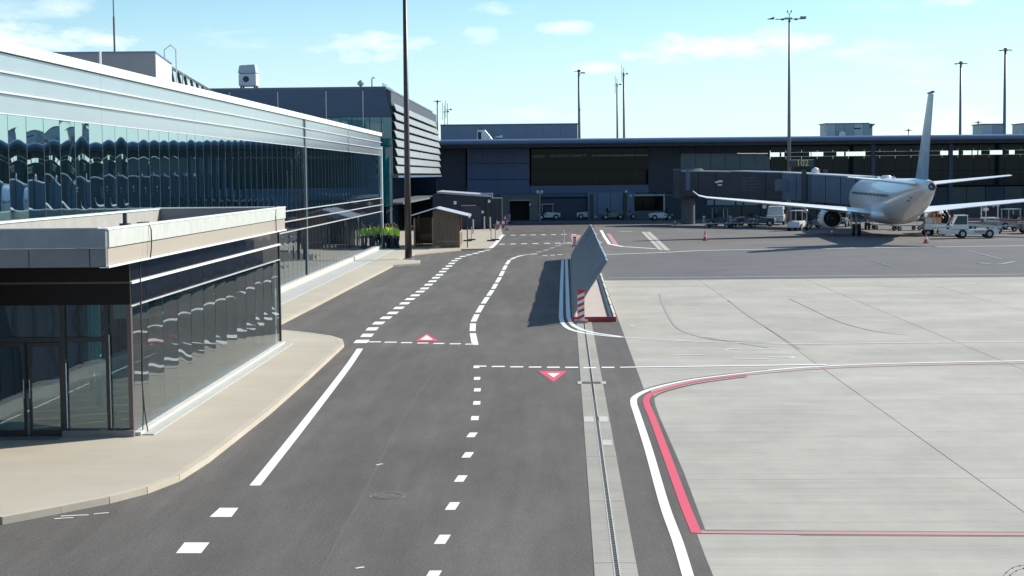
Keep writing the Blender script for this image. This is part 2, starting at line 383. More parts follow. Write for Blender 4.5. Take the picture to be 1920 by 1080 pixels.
# double line round the blast fence island
rib('island_line', [(1055, 488), (1053, 539), (1052, 585), (1052.8, 600), (1058, 610), (1072, 619), (1099, 625.5), (1133, 630), (1166, 633)], .17, WHITE, z=.014)
rib('island_line', [(1062, 487), (1063.5, 539), (1065.3, 585), (1067, 598), (1074, 609.5), (1090, 618), (1117, 625), (1166, 632)], .17, WHITE, z=.014)
rib('faded_line', [(1164, 632.5), (1290, 640), (1440, 644), (1515, 645), (1700, 643), (1925, 641)], .11, FADED, z=.010)
for px in ([(1358, 656.5), (1372, 654.5), (1400, 655.5), (1435, 654), (1465, 656)], [(1374, 671.5), (1395, 673), (1440, 673), (1487, 671), (1475, 669), (1440, 670)], [(1262, 666.5), (1290, 665.5), (1322, 665.5)], [(1426, 663), (1482, 663)], [(1180, 610), (1189, 612)]):
    rib('faded_line', px, .10, FADED, z=.010)
# tyre tracks and sealed cracks
TYRE = paint_mat('tyre_rubber_mark', (.285, .275, .25), .9, (.36, .345, .31))
rib('tyre_mark', [(1238, 552), (1243, 570), (1258, 600), (1275, 618), (1300, 628), (1345, 638), (1440, 643)], .10, TYRE, z=.009)
rib('tyre_mark', [(1320, 632), (1370, 641), (1440, 652)], .07, TYRE, z=.009)
rib('tyre_mark', [(1365, 562), (1400, 590), (1450, 622), (1500, 655)], .05, TYRE, z=.0092)
rib('tyre_mark', [(1480, 560), (1510, 574), (1573, 603), (1640, 621), (1700, 628)], .06, TYRE, z=.0094)
rib('tyre_mark', [(1150, 640), (1163, 690), (1172, 722)], .06, TYRE, z=.0094) if False else None
# far crossing
for u in (943, 961.7, 981, 1000, 1019, 1038, 1057, 1076, 1115): rib('crossing_dash', [(u-4.6, 441.3-(u-943)*.012), (u+4.6, 441.2-(u-943)*.012)], 1.0, WHITE)
for u in (941, 962, 983, 1004, 1026, 1046, 1068, 1123.7): rib('crossing_dash', [(u-5.2, 458-(u-941)*.018), (u+5.2, 457.9-(u-941)*.018)], .95, WHITE)
rib('edge_line', [(1126.7, 431.5), (1134, 445), (1143, 458)], .28, WHITE, z=.012, smooth=False)
rib('edge_line', [(1143, 458), (1166.7, 462.5), (1230, 466.7)], .4, WHITE, z=.013, smooth=False)
MB().poly([tuple(q) for q in Gs([(1137, 438), (1144, 438), (1160, 460), (1149, 458)])], .010).build('red_patch', REDF, road)
MB().poly([tuple(q) for q in Gs([(1070, 441), (1090, 441), (1080, 453), (1073, 453)])], .006).build('red_patch', REDF, road)
rib('cross_line', [(1128, 478), (1238, 474), (1317, 470), (1420, 468), (1700, 464), (1925, 461)], .35, FADED, z=.012)
rib('cross_line', [(1140, 521.5), (1320, 520), (1600, 517), (1925, 514)], .10, FADED, z=.012)
rib('cross_line', [(1161, 434), (1185, 434)], .5, FADED, z=.012)
for q in ([(1202, 435), (1210, 435), (1244, 469.5), (1235, 469)], [(1211, 435), (1219, 435), (1257, 470), (1246, 469.5)]):
    MB().poly([tuple(p) for p in Gs(q)], .016).build('channel_cover', mat('pale_cover', (.42, .40, .34), .8), road)
rib('guide_line', [(1812, 470), (1850, 479), (1880, 487)], .18, WORN, z=.012)
rib('guide_line', [(1835, 493), (1870, 496), (1905, 490)], .35, WORN, z=.012)
rib('guide_line', [(1640, 490), (1678, 502)], .1, WORN, z=.012)
for (u, v, w) in ((140, 968, 26), (120, 973, 18), (190, 964, 14), (712, 872, 6), (675, 1066, 8)):
    rib('paint_splash', [(u-w, v+1), (u, v-.5), (u+w, v-1.5)], .05, FADED, z=.012)
# red triangles with a white core
def tri(name, a, b, c, m, z): MB().poly([tuple(q) for q in Gs([a, b, c])], z).build(name, m, road)
PK = ground_mat('red_overspray_asphalt', (.17, .085, .09), .2, .1)
tri('triangle_overspray', (770, 640.5), (832, 640.5), (800, 623), PK, .0085)
tri('red_triangle', (779, 639.5), (822, 639.5), (800, 626.5), RED, .0105)
tri('white_triangle', (788, 637.5), (812, 637.5), (800, 629), WHITE, .0125)
tri('triangle_overspray', (1003, 693.5), (1068, 693.5), (1038, 722), PK, .0085)
tri('red_triangle', (1010, 696.5), (1063, 696.5), (1038, 716), RED, .0105)
tri('white_triangle', (1026, 700.3), (1050, 700.3), (1038, 708.5), WHITE, .0125)
# asphalt paving seams and repair scars
SEAM = mat('asphalt_seam', (.122, .113, .104), .9, 0, .3)
rib('seam', [(812, 700), (770, 760), (735, 820), (690, 910), (640, 1000), (600, 1080)], .02, SEAM, z=.006)

# ------------------------------------------------------------------ drain channel
dr = thing('drain_channel', 'long slotted drainage channel in pale concrete strips beside the asphalt road', 'drain', (0, 0, 0))
def dl(u620, u1080, y0=60.0, y1=18.0):
    a, b = G(u620, 620), G(u1080, 1080); dd = (a-b)
    return lambda Y: b + dd*((Y-b.y)/dd.y)
eL, eC, eR = dl(1082, 1115), dl(1096.8, 1158), dl(1112, 1197)
NP = 11
ys = [14+i*(62-14)/NP for i in range(NP+1)]
for k in range(NP):
    a, b = ys[k]+.01, ys[k+1]-.01
    for f, g, o1, o2 in ((eL, eC, 0, -.030), (eC, eR, .030, 0)):
        q = [f(a), g(a), g(b), f(b)]
        q = [(q[0].x+o1, q[0].y), (q[1].x+o2, q[1].y), (q[2].x+o2, q[2].y), (q[3].x+o1, q[3].y)]
        MB().poly(q, -.06, .071).build('channel_slab', CONC2, dr)
q = [(eC(14).x-.030, 14), (eC(14).x+.030, 14), (eC(62).x+.030, 62), (eC(62).x-.030, 62)]
MB().poly(q, .0055).build('slot', mat('slot_black', (.012, .012, .012), .9), dr)
STEEL = mat('galvanised_steel', (.42, .44, .45), .45, .6, .2, 6)
for s in (-1, 1):
    MB().poly([(eC(14).x+s*.037-.009, 14), (eC(14).x+s*.037+.009, 14), (eC(62).x+s*.037+.009, 62), (eC(62).x+s*.037-.009, 62)], .0, .016).build('slot_rim', mat('rim_pale', (.46, .46, .42), .7), dr)
gb = MB(); y = 14.0
while y < 40:
    x = eC(y).x; gb.box(x-.026, x+.026, y, y+.05, .004, .012); y += .12
gb.build('slot_bars', mat('bar_grey', (.16, .16, .155), .7), dr, kind='stuff')
IRON = mat('cast_iron', (.09, .09, .09), .6, .3)
for v, h in ((718.5, .10),):
    MB().poly([tuple(p) for p in Gs([(1092, v-1.6), (1126, v-1.6), (1126, v+1.6), (1092, v+1.6)])], .010, .012).build('cross_grate', IRON, dr)
    for ua, ub in ((1083, 1091), (1128, 1136)): MB().poly([tuple(p) for p in Gs([(ua, v-2.5), (ub, v-2.5), (ub, v+2.5), (ua, v+2.5)])], .005, .012).build('grate_end', mat('pale_cover', (.42, .40, .34)), dr)
for ua, ub, v in ((1095, 1113, 787), (1121, 1139, 787), (1129, 1147, 831)):
    MB().poly([tuple(p) for p in Gs([(ua, v-5), (ub, v-5), (ub+.6, v+5), (ua, v+5)])], .004, .012).build('patch_cover', mat('pale_patch', (.47, .47, .43), .8), dr)
p = G(727, 930)
MB().lathe([(.33, 0), (.33, .004), (.275, .004), (.275, 0)], (p.x, p.y, .003), 28).build('manhole_collar', paint_mat('collar_grout', (.30, .30, .28), .9, (.11, .10, .095)), road)
mh = tag(MB().lathe([(.27, 0), (.27, .010), (.245, .011), (.24, .006), (.0, .006)], (p.x, p.y, .002), 28).build('manhole_cover', mat('worn_iron', (.10, .095, .09), .8, 0, .5, 14)), 'round iron manhole cover in the asphalt, in the left lane', 'manhole cover')

# ------------------------------------------------------------------ pavements with kerbs
def pavement(name, px, m=PAVE, h=.12, kerb=None, kw=.15):
    pts = [G(*p) if len(p) == 2 else Vector((p[0], p[1], 0)) for p in px]
    o = MB().poly([(p.x, p.y) for p in pts], 0, h).build(name, m, kind='structure')
    if kerb:
        kp = [pts[i] for i in kerb]
        segs = []
        for a, b in zip(kp, kp[1:]):
            n = max(1, int((b-a).length/1.0))
            segs += [(a.lerp(b, i/n), a.lerp(b, (i+1)/n)) for i in range(n)]
        base = None
        for a, b in segs:
            d = (b-a).normalized(); q = Vector((-d.y, d.x, 0))*kw/2; a2 = a+d*.002; b2 = b-d*.002
            MB().poly([(a2-q)[:2], (a2+q)[:2], (b2+q)[:2], (b2-q)[:2]], 0, h+.006).build('kerb_stone', KERB, o)
    return o
WX = -13.0; AX = -8.95
pavement('pavement', [(-20, 18, 0), (-16, 21.4, 0), (0, 983), (110, 962), (200, 944), (270, 926), (330, 903), (385, 868), (500, 778), (575, 712), (628, 663), (641, 651), (638, 643), (618, 636.5), (575, 630), (515, 624), (WX, 54.5, 0), (-20, 54.5, 0)], kerb=list(range(2, 16)))
pavement('pavement', [(WX, 54.6, 0), (521, 611), (600, 570.5), (665, 536.5), (735, 500.5), (786, 497), (786, 491.5), (744, 489.5), (778, 478.5), (865, 470), (920, 468.5), (929, 460), (943, 443), (938, 425), (-17, 180, 0), (-17, 123, 0)], kerb=[1, 2, 3, 4, 5, 6])
rib('kerb_paint', [(920, 468.3), (929, 460), (943, 442.5)], .3, WHITE, z=.125)

# ------------------------------------------------------------------ shared building materials
PANEL = mat('pale_cladding', (.31, .365, .41), .16, .30, .04, .6, spec=.9)
CAP = mat('white_parapet', (.78, .79, .78), .4, 0, .04)
LEDGE = mat('aluminium_ledge', (.70, .71, .70), .35, .35, .06)
DARKM = mat('dark_mullion', (.035, .04, .045), .4, .3)
PANE = glass_mat('facade_glass', (.004, .010, .018), 2.5, .015)
PANE.node_tree.nodes['Principled BSDF'].inputs['Specular Tint'].default_value = (.62, .86, 1, 1)
PANE2 = glass_mat('upper_glass', (.004, .014, .024), 9.0, .012)
PANE2.node_tree.nodes['Principled BSDF'].inputs['Specular Tint'].default_value = (.78, .96, 1, 1)
SPAN = glass_mat('spandrel_glass', (.008, .009, .014), 1.65, .04)
TEAL = glass_mat('teal_glass', (.010, .15, .18), 1.7, .03)
SIDE = glass_mat('side_glass', (0, 0, 0), 2.2, .012, trans=1, tint=(.42, .52, .54))
CLEAR = glass_mat('clear_glass', (0, 0, 0), 1.5, .01, trans=1, tint=(.70, .93, .92))
DKBLUE = mat('blue_grey_cladding', (.095, .145, .26), .5, .2, .10, .7, stretch=(1, 1, .2))
DKWALL = mat('dark_wall', (.040, .055, .085), .6, 0, .2, .8)
BROWNB = mat('brown_black_band', (.010, .007, .007), .4, 0, .15, spec=.25)
TAN = mat('beige_fascia', (.36, .315, .265), .5, 0, .05, 1.0, stretch=(1, .2, 3))
SHADEF = mat('shaded_fascia', (.17, .18, .20), .5, 0, .08)  # shade of the camera-facing roof edges put into the colour
DECK = mat('roof_deck', (.27, .255, .225), .8, 0, .12, 1.5)
PLINTH = mat('plinth_concrete', (.46, .46, .43), .7, 0, .08)
BLACK = mat('black_rubber', (.015, .015, .016), .7)

def pane_mesh(name, w, h, amp, m, axis='x', n=9, seed=0, asym=0, twist=False):
    """a slightly bowed sheet of glass; the outward normal is +x (axis x) or -y (axis y)"""
    rnd = random.Random(seed); vs = []; fs = []; amp = -amp
    tx, tz = rnd.uniform(-1, 1)*.0012, rnd.uniform(-1, 1)*.0012
    for j in range(n+1):
        for i in range(n+1):
            a = i/n; b = j/n
            s = math.sin(math.pi*a)*math.sin(math.pi*b)*amp + amp*asym*math.sin(2*math.pi*b)*math.sin(math.pi*a)*.5 + (2.6*amp*asym*(a-.5)*math.sin(2*math.pi*b)*-1 if twist else 0) + tx*(a-.5)*w + tz*(b-.5)*h
            vs.append((s, a*w, b*h) if axis == 'x' else (a*w, -s, b*h))
    for j in range(n):
        for i in range(n):
            p = j*(n+1)+i; fs.append((p, p+1, p+n+2, p+n+1))
    me = bpy.data.meshes.new(name); me.from_pydata(vs, [], fs); me.materials.append(m)
    me.polygons.foreach_set('use_smooth', [True]*len(me.polygons)); return me
def put(name, me, parent, loc):
    o = bpy.data.objects.new(name, me); COL.objects.link(o); o.parent = parent; inv = wmat(parent).inverted(); o.location = inv @ Vector(loc); return o

# ------------------------------------------------------------------ long glass terminal wing, left
def main_wing():
    Y0, Y1 = 22.0, 122.5
    t = thing('terminal_wing', 'long low glass-fronted terminal wing with pale banded cladding along the left of the road', 'building', (WX, Y0, 0))
    MB().box(-45, WX-.12, Y0, Y1, 0, 8.7).build('core', DKWALL, t)
    MB().box(-46, WX+.10, Y0, Y1+.1, 8.62, 8.88).build('parapet_cap', CAP, t)
    for z0, z1 in ((8.17, 8.60), (7.68, 8.13), (7.19, 7.64)):
        y = Y0
        while y < Y1-1:
            y2 = min(y+12.15, Y1)
            MB().box(WX-.1, WX+.0, y+.006, y2-.006, z0, z1).build('cladding_panel', PANEL, t, bevel=.008)
            y = y2
    for z in (8.15, 7.66, 3.92, 3.41, 2.90):
        MB().box(WX-.1, WX+.085, Y0, Y1, z-.022, z+.022).build('ledge', LEDGE, t)
    MB().box(WX-.1, WX+.03, Y0, Y1, 7.155, 7.185).build('ledge', LEDGE, t)
    MB().box(WX-.1, WX+.25, Y0, Y1+.3, 0, .40).build('plinth', PLINTH, t, bevel=.02)
    MB().box(WX+.255, WX+1.35, 54, Y1+.3, .118, .150).build('apron_strip', mat('white_strip', (.40, .41, .39), .7, 0, .1, 2), t)
    W = 1.35
    A = [pane_mesh('glass_pane', W-.025, 3.2, .008+.004*random.random(), PANE2, seed=k, asym=.3*k/4) for k in range(6)]+[pane_mesh('glass_pane', W-.025, 3.2, a_, PANE2, seed=110+i_, asym=.4, twist=i_ > 1) for i_, a_ in enumerate((.003, .005, .004, .007))]
    B = [pane_mesh('glass_pane', W-.025, 2.44, .007+.003*random.random(), PANE, seed=20+k, asym=.2*k/4) for k in range(6)]
    A2 = [pane_mesh('glass_pane', W-.015, 3.2, .004+.003*random.random(), PANE2, seed=80+k, asym=.3*k/4) for k in range(6)]
    B2 = [pane_mesh('glass_pane', W-.015, 2.44, .003+.002*random.random(), PANE, seed=90+k, asym=.2*k/4) for k in range(6)]
    S = [pane_mesh('spandrel_pane', W-.025, .45, .001, SPAN, seed=40+k, n=3) for k in range(3)]
    y = Y0; mu = MB()
    while y < Y1-.5:
        put('glass_pane', random.choice(A if y < 48 else A2), t, (WX, y+.0125, 3.95))
        if y > 50:
            put('glass_pane', random.choice(B2), t, (WX, y+.0125, .42))
            put('spandrel_pane', random.choice(S), t, (WX, y+.0125, 3.44))
            put('spandrel_pane', random.choice(S), t, (WX, y+.0125, 2.93))
        m_ = MB().box(WX-.08, WX+.004, y-.009, y+.009, .4, 7.15)
        if not hasattr(main_wing, 'm'): main_wing.m = m_.build('mullion', mat('mullion_grey', (.10, .12, .14), .4, .4), t); main_wing.y = y
        else: clone(main_wing.m, t, (0, y-main_wing.y, 0))
        y += W
    # thick clad joint and the bright end post
    MB().box(WX-.05, WX+.06, 84.4, 84.75, .4, 8.6).build('joint_cover', mat('dark_joint', (.10, .12, .14), .4), t)
    MB().box(WX-.35, WX+.10, Y1-.02, Y1+.24, .40, 8.2-.35).build('end_post', mat('white_post', (.75, .78, .78), .4), t)
    for y in (38.6, 60.2):
        MB().tube([(WX-.8, y, 8.88), (WX-.8, y, 9.5)], .03).build('roof_pin', STEEL, t)
main_wing()

# ------------------------------------------------------------------ entrance block (annex) in front
def mat_sky():
    return MATS.get('added_skylight_glass') or glass_mat('added_skylight_glass', (0, 0, 0), 1.5, .01, trans=1, tint=(.80, .92, .92))
def annex():
    Y0, Y1 = 33.6, 52.2; XL = -22.0
    t = thing('entrance_block', 'single storey glazed entrance block with flat overhanging beige roof at the left', 'building', (AX, Y0, 0))
    # roof: fascias, deck and parapet
    RX = -8.72; RY = 31.1
    fas = [(3.87, 4.22), (4.235, 4.62)]
    cuts = [RX, -9.05, -10.25, -11.8, -13.4, -15.0, -16.6, -18.2, XL]
    for a, b in zip(cuts, cuts[1:]):
        MB().box(b+.008, a-.008, RY, RY+.12, 3.87, 4.235).build('fascia_panel', SHADEF, t, bevel=.006)
    MB().box(XL, RX, RY-.03, RY+.12, 4.245, 4.62).build('fascia_cap', mat('shaded_fascia_cap', (.23, .255, .29), .4, .2), t, bevel=.01)  # cap colour darkened to carry the shade of the front
    y = RY+.125; ycut = [RY+.125, 33.9, 40.0, 46.1, Y1]
    for a, b in zip(ycut, ycut[1:]):
        MB().box(RX-.12, RX, a+.004, b-.004, 3.90, 4.225).build('fascia_panel', TAN, t, bevel=.006)
        MB().box(RX-.14, RX+.03, a+.003, b-.003, 4.245, 4.60).build('fascia_cap', mat('white_fascia', (.47, .49, .46), .5), t, bevel=.01)
    MB().box(RX-.14, RX+.05, RY, Y1+.02, 3.855, 3.895).build('drip_edge', CAP, t)
    MB().box(RX-.14, RX+.045, RY, Y1, 4.60, 4.63).build('coping', CAP, t)
    MB().box(XL, RX-.14, RY-.02, RY+.14, 4.62, 4.645).build('coping', mat('grey_coping', (.5, .5, .48), .6), t)
    OX0, OX1, OY0, OY1 = -17.5, -10.2, 35.6, 49.5  # roof opening and its glazing, added to let daylight into the interior
    for x0_, x1_, y0_, y1_ in ((XL, RX-.125, RY+.125, OY0), (XL, RX-.125, OY1, Y1-.23), (XL, OX0, OY0+.002, OY1-.002), (OX1, RX-.125, OY0+.002, OY1-.002)):
        MB().box(x0_, x1_, y0_, y1_, 3.935, 4.10).build('roof_deck', DECK, t)
        MB().box(x0_, min(x1_, AX-.13), max(y0_, Y0+.31), y1_, 2.98, 3.93).build('ceiling', mat('ceiling_pale', (.30, .32, .31), .8), t)
    MB().box(-10.05, -9.15, 35.0, 46.0, 4.105, 4.36).build('roof_shade_box', BLACK, t)  # added black box standing in for the shadow in the roof well
    for i in range(7):
        ya = OY0+(OY1-OY0)*i/7; MB().box(OX0+.01, OX1-.01, ya+.03, ya+(OY1-OY0)/7-.03, 4.03, 4.05).build('added_skylight_pane', mat_sky(), t)
        MB().box(OX0-.1, OX1+.1, ya-.025, ya+.025, 4.0, 4.11).build('added_skylight_bar', STEEL, t)
    MB().box(-12.9, RX-.145, Y1-.2, Y1-.012, 4.105, 4.60).build('rear_parapet', SHADEF, t)
    MB().box(-12.95, RX, Y1-.22, Y1+.05, 4.602, 4.635).build('coping', CAP, t)
    MB().box(WX+.01, WX+.22, RY+.2, Y1-.22, 4.105, 4.58).build('wall_upstand', mat('upstand', (.32, .31, .285), .8, 0, .12, 2), t)
    MB().box(WX+.005, WX+.25, RY+.2, Y1-.22, 4.582, 4.61).build('coping', CAP, t)
    # walls
    MB().box(XL, AX-.12, Y0+.13, Y0+.30, 3.0, 3.93).build('lintel_core', BROWNB, t)
    MB().box(XL, AX+.01, Y0, Y0+.12, 3.42, 3.93).build('front_band', BROWNB, t)
    MB().box(XL, AX+.01, Y0, Y0+.12, 2.93, 3.38).build('front_band', BROWNB, t)
    MB().box(XL, AX+.03, Y0-.015, Y0+.12, 3.38, 3.42).build('transom', mat('bronze_trim', (.12, .09, .08), .4, .4), t)
    S = [pane_mesh('spandrel_pane', 1.41, .45, .0015, SPAN, seed=60+k, n=4) for k in range(3)]
    B = [pane_mesh('glass_pane', 1.41, 2.60, .0035+.0045*random.random(), SIDE, seed=70+k, asym=.15+.08*((k*5) % 7), twist=True) for k in range(7)]
    n = 13; W = (Y1-Y0)/n
    for i in range(n):
        y = Y0+i*W
        put('glass_pane', B[(i*3) % 7], t, (AX, y+.01, .22)); put('spandrel_pane', S[i % 3], t, (AX, y+.01, 3.43)); put('spandrel_pane', S[(i+1) % 3], t, (AX, y+.01, 2.92))
    MB().box(AX-.12, AX-.02, Y0+.12, Y1, 2.9, 3.9).build('side_backing', BLACK, t)
    for z in (3.40,): MB().box(AX-.02, AX+.07, Y0-.0, Y1, z-.028, z+.022).build('ledge', CAP, t)
    MB().box(AX-.02, AX+.05, Y0, Y1, 2.885, 2.91).build('ledge', LEDGE, t)
    MB().box(AX-.05, AX+.16, Y0+.02, Y1+.05, .10, .20).build('plinth', PLINTH, t, bevel=.01)
    MB().box(AX+.165, AX+.42, Y0+.1, Y1+.1, .118, .145).build('apron_strip', mat('white_strip', (.62, .62, .57)), t)
    MB().box(AX-.10, AX+.03, Y1, Y1+.12, .2, 3.9).build('corner_post', DARKM, t)
    # front: frames and clear panes, the interior behind them
    def fx(u, v=700, D=33.6): return WD(u, v, Y0/math.cos(YAW)).x
    def fz(v, u=150): 
        d = ray(u, v); k = Y0/d.y; return CAMH+d.z*k
    def fX(u, v=700):
        d = ray(u, v); return d.x*Y0/d.y
    FR = DARKM
    zt, zm, zb = fz(580), fz(637), fz(815, 200)
    xs = [fX(-420), fX(-260), fX(-120), fX(0), fX(119), fX(203), fX(245)]
    for k, u in enumerate((-420, -260, -120)): MB().box(fX(u)-.04, fX(u)+.04, Y0, Y0+.12, .12, 2.93).build('mullion', FR, t)
    MB().box(fX(115), fX(124), Y0-.02, Y0+.12, .12, 2.93).build('mullion', FR, t)
    MB().box(fX(199), fX(206), Y0-.01, Y0+.12, .12, 2.93).build('mullion', FR, t)
    MB().box(AX-.07, AX+.02, Y0-.02, Y0+.12, .20, 2.93).build('corner_post', mat('corner_bronze', (.13, .10, .10), .4, .3), t)
    MB().box(fX(124), fX(125.5), Y0-.035, Y0-.021, .3, 1.7).build('edge_trim', CAP, t)
    MB().box(fX(206), fX(208), Y0-.03, Y0-.011, .3, 2.3).build('edge_trim', STEEL, t)
    MB().box(XL, fX(199), Y0+.01, Y0+.11, zm-.05, zm+.05).build('transom', FR, t)
    MB().box(fX(124), AX, Y0-.01, Y0+.12, .12, .20).build('sill', FR, t)
    MB().box(fX(116), AX+.05, Y0-.12, Y0-.025, .10, .26).build('front_plinth', mat('grey_plinth', (.20, .19, .19), .5), t, bevel=.01)
    C = pane_mesh('clear_pane', 1, 1, .003, CLEAR, 'y', seed=3)
    def cp(xa, xb, za, zb2, par=t, nm='clear_pane', y=Y0+.06):
        me = C; o = put(nm, me, par, (xa, y, za)); o.scale = (xb-xa, 1, zb2-za); return o
    cp(fX(206)+.01, AX-.08, .2, 2.93); cp(fX(124)+.01, fX(199)-.01, .2, zm-.06); cp(fX(124)+.01, fX(199)-.01, zm+.06, 2.93); cp(fX(0), fX(115), zm+.06, 2.93)
    for a, b in ((-420, -260), (-260, -120), (-120, 0)): cp(fX(a)+.04, fX(b)-.04, .2, zm-.06); cp(fX(a)+.04, fX(b)-.04, zm+.06, 2.93)
    # double door
    for ua, ub, inset in ((-60, 47, .0), (53, 116, .0)):
        d = MB(); xa, xb = fX(ua), fX(ub); w = .055
        d.box(xa, xa+w, Y0+.0, Y0+.06, .14, zm-.06).box(xb-w, xb, Y0, Y0+.06, .14, zm-.06).box(xa+w, xb-w, Y0, Y0+.06, .14, .26).box(xa+w, xb-w, Y0, Y0+.06, zm-.14, zm-.06)
        o = d.build('door', mat('door_frame', (.045, .04, .045), .4, .4), t)
        C2 = put('door_pane', C, o, (0, 0, 0)); C2.location = wmat(o).inverted() @ Vector((xa+w, Y0+.03, .26)); C2.scale = (xb-xa-2*w, 1, zm-.40)
        hx = xb-.03 if ua < 0 else xa+.03
        h = MB().tube([(hx, Y0-.04, .95), (hx, Y0-.04, 1.35)], .014).build('handle', STEEL, o)
    MB().box(fX(-60), fX(116), Y0-.5, Y0+.1, .10, .128).build('door_mat', mat('mat', (.18, .18, .18), .9), t)
    # inside
    MB().box(XL, AX-.12, Y0+.12, Y1, .10, .125).build('interior_floor', mat('tiled_floor', (.62, .66, .60), .35, 0, .12, 1.5), t)
    MB().box(XL, AX-.13, Y1-.3, Y1-.1, .125, 2.97).build('interior_wall', mat('interior_wall', (.36, .60, .62), .6, 0, .3, .8, stretch=(4, 1, .3)), t)
    rnd = random.Random(5)
    for i in range(9):
        x = AX-.8-i*1.15; dpt = rnd.uniform(2.2, 8)
        MB().box(x-.06, x+.06, Y0+dpt, Y0+dpt+.12, .125, 2.98).build('interior_column', rnd.choice([STEEL, mat('pale_column', (.6, .66, .64), .5), mat('teal_metal', (.20, .50, .52), .4)]), t)
    for i in range(6):
        x = AX-1.2-i*1.9; MB().box(x-.5, x+.5, Y0+11.7, Y0+11.8, 1.6, 2.5).build('interior_window', mat('blind', (.66, .72, .66), .7), t)
    for yy in (1.0, 2.2, 3.4): MB().box(XL, AX-.14, Y0+yy, Y0+yy+.03, .126, .129).build('floor_strip', BLACK, t)
    # small things on it
    p = Vector((-9.35, 34.9, 4.1))
    g = MB().box(p.x-.04, p.x+.04, p.y-.04, p.y+.04, 4.1, 4.85).box(p.x-.10, p.x+.10, p.y-.1, p.y+.1, 4.55, 4.62)
    tag(g.build('roof_vent_pipe', mat('dark_pipe', (.05, .05, .055), .5)), 'short dark vent pipe standing on the flat entrance block roof', 'vent pipe')
    # downpipe cable
    x = RX+.05; yc = 34.35
    cab = MB().tube([(RX-.25, yc+.1, 4.64), (RX+.02, yc, 4.66), (x+.03, yc, 4.5), (x+.02, yc+.05, 4.25), (x+.02, yc-.0, 4.05), (x+.0, yc-.02, 3.88)], .014, 6)
    cab.tube([(AX+.10, yc-.2, 3.88), (AX+.10, yc-.2, 2.2), (AX+.08, yc-.22, 1.3), (AX+.12, yc-.22, .6), (AX+.2, yc-.30, .15)], .014, 6)
    cab.tube([(AX+.10, yc-.26, 3.0), (AX+.12, yc-.28, 2.0), (AX+.10, yc-.26, 1.2), (AX+.12, yc-.32, .6), (AX+.12, yc-.42, .15)], .012, 6)
    tag(cab.build('hanging_cable', BLACK), 'thin black cables hanging from the roof edge down the glass corner', 'cable')
    c2 = MB().tube([(RX-.2, 50.4, 4.64), (RX+.03, 50.4, 4.66), (RX+.05, 50.2, 4.3), (RX+.04, 50.3, 3.95), (RX+.02, 50.3, 3.8)], .014, 6)
    tag(c2.build('hanging_cable', BLACK), 'short black cable draped over the far end of the beige roof edge', 'cable')
annex()

# ------------------------------------------------------------------ plant room above the wing and its screen
def plant_room():
    a = Vector((-18.5, 75, 0)); b = Vector((-19.6, 82.8, 0)); c = Vector((-22.9, 110, 0)); H = 11.45
    t = thing('rooftop_plant_room', 'grey box-shaped plant room on the roof of the left wing', 'plant room', (a.x, a.y, 8.7))
    L_ = Vector((-48, 73.6, 0)); B_ = Vector((-48, 82, 0))
    MB().poly([(a.x, a.y), (b.x, b.y), (B_.x, B_.y), (L_.x, L_.y)], 8.7, H-8.7).build('walls', mat('plantroom_grey', (.20, .20, .215), .6, .1, .06, 1), t)
    d = (b-a).normalized(); n = Vector((d.y, -d.x, 0))
    for i in range(4):
        q0 = a.lerp(b, i/4)+n*.04; q1 = a.lerp(b, (i+1)/4-.01)+n*.04
        MB().beam(q0+Vector((0, 0, 10.1)), q1+Vector((0, 0, 10.1)), .05, 2.6).build('side_panel', mat('pale_side_panel', (.52, .54, .55), .5), t)
    MB().poly([((a+n*.08).x, a.y-.1), ((b+n*.08).x, b.y), (B_.x, B_.y), (L_.x, L_.y-.1)], H, .07).build('roof_edge', DKBLUE, t)
    for u in (190,):
        p = WD(u, 98, 74.2); MB().beam((p.x, p.y-.2, 8.8), (p.x, p.y-.2, H), .08).build('corner_strip', CAP, t)
    MB().tube([(b.x+.3, b.y, 9.5), (b.x+.3, b.y, 12.2), (b.x, b.y+.1, 12.45), (b.x-.3, b.y, 12.2), (b.x-.3, b.y, H)], .03, 6).build('ladder_hoop', STEEL, t)
    s = thing('rooftop_screen', 'row of leaning steel frames carrying mesh panels behind the plant room', 'screen', (b.x, b.y, 8.7))
    N_ = 9
    for i in range(N_):
        p = b.lerp(c, i/(N_-1)); nx = Vector((.9, 0, 0))
        MB().beam(p+nx*.5+Vector((0, 0, 8.8)), p+Vector((0, 0, H-.2)), .14).build('frame_post', DARKM, s)
        if i < N_-1:
            q = b.lerp(c, (i+1)/(N_-1)); a1 = p.lerp(q, .04); b1 = p.lerp(q, .96)
            MB().add([a1+Vector((-.1, 0, 9.0)), b1+Vector((-.1, 0, 9.0)), b1+Vector((-.1, 0, H-.3)), a1+Vector((-.1, 0, H-.3))], [(0, 1, 2, 3)]).build('mesh_panel', mat('mesh_grey', (.45, .50, .54), .5), s) if i > 1 else None
    MB().beam(b+Vector((0, 0, H-.15)), c+Vector((0, 0, H-.15)), .12).build('top_rail', DARKM, s)
plant_room()
p = WD(215, 98, 78)
tag(MB().tube([(p.x, p.y, 8.8), (p.x, p.y, 13.4)], .05, 6).tube([(p.x, p.y, 13.4), (p.x, p.y, 18)], .03, 6).build('antenna_mast', mat('mast_grey', (.10, .10, .11), .5)), 'slim dark antenna mast rising from the grey plant room roof', 'antenna')

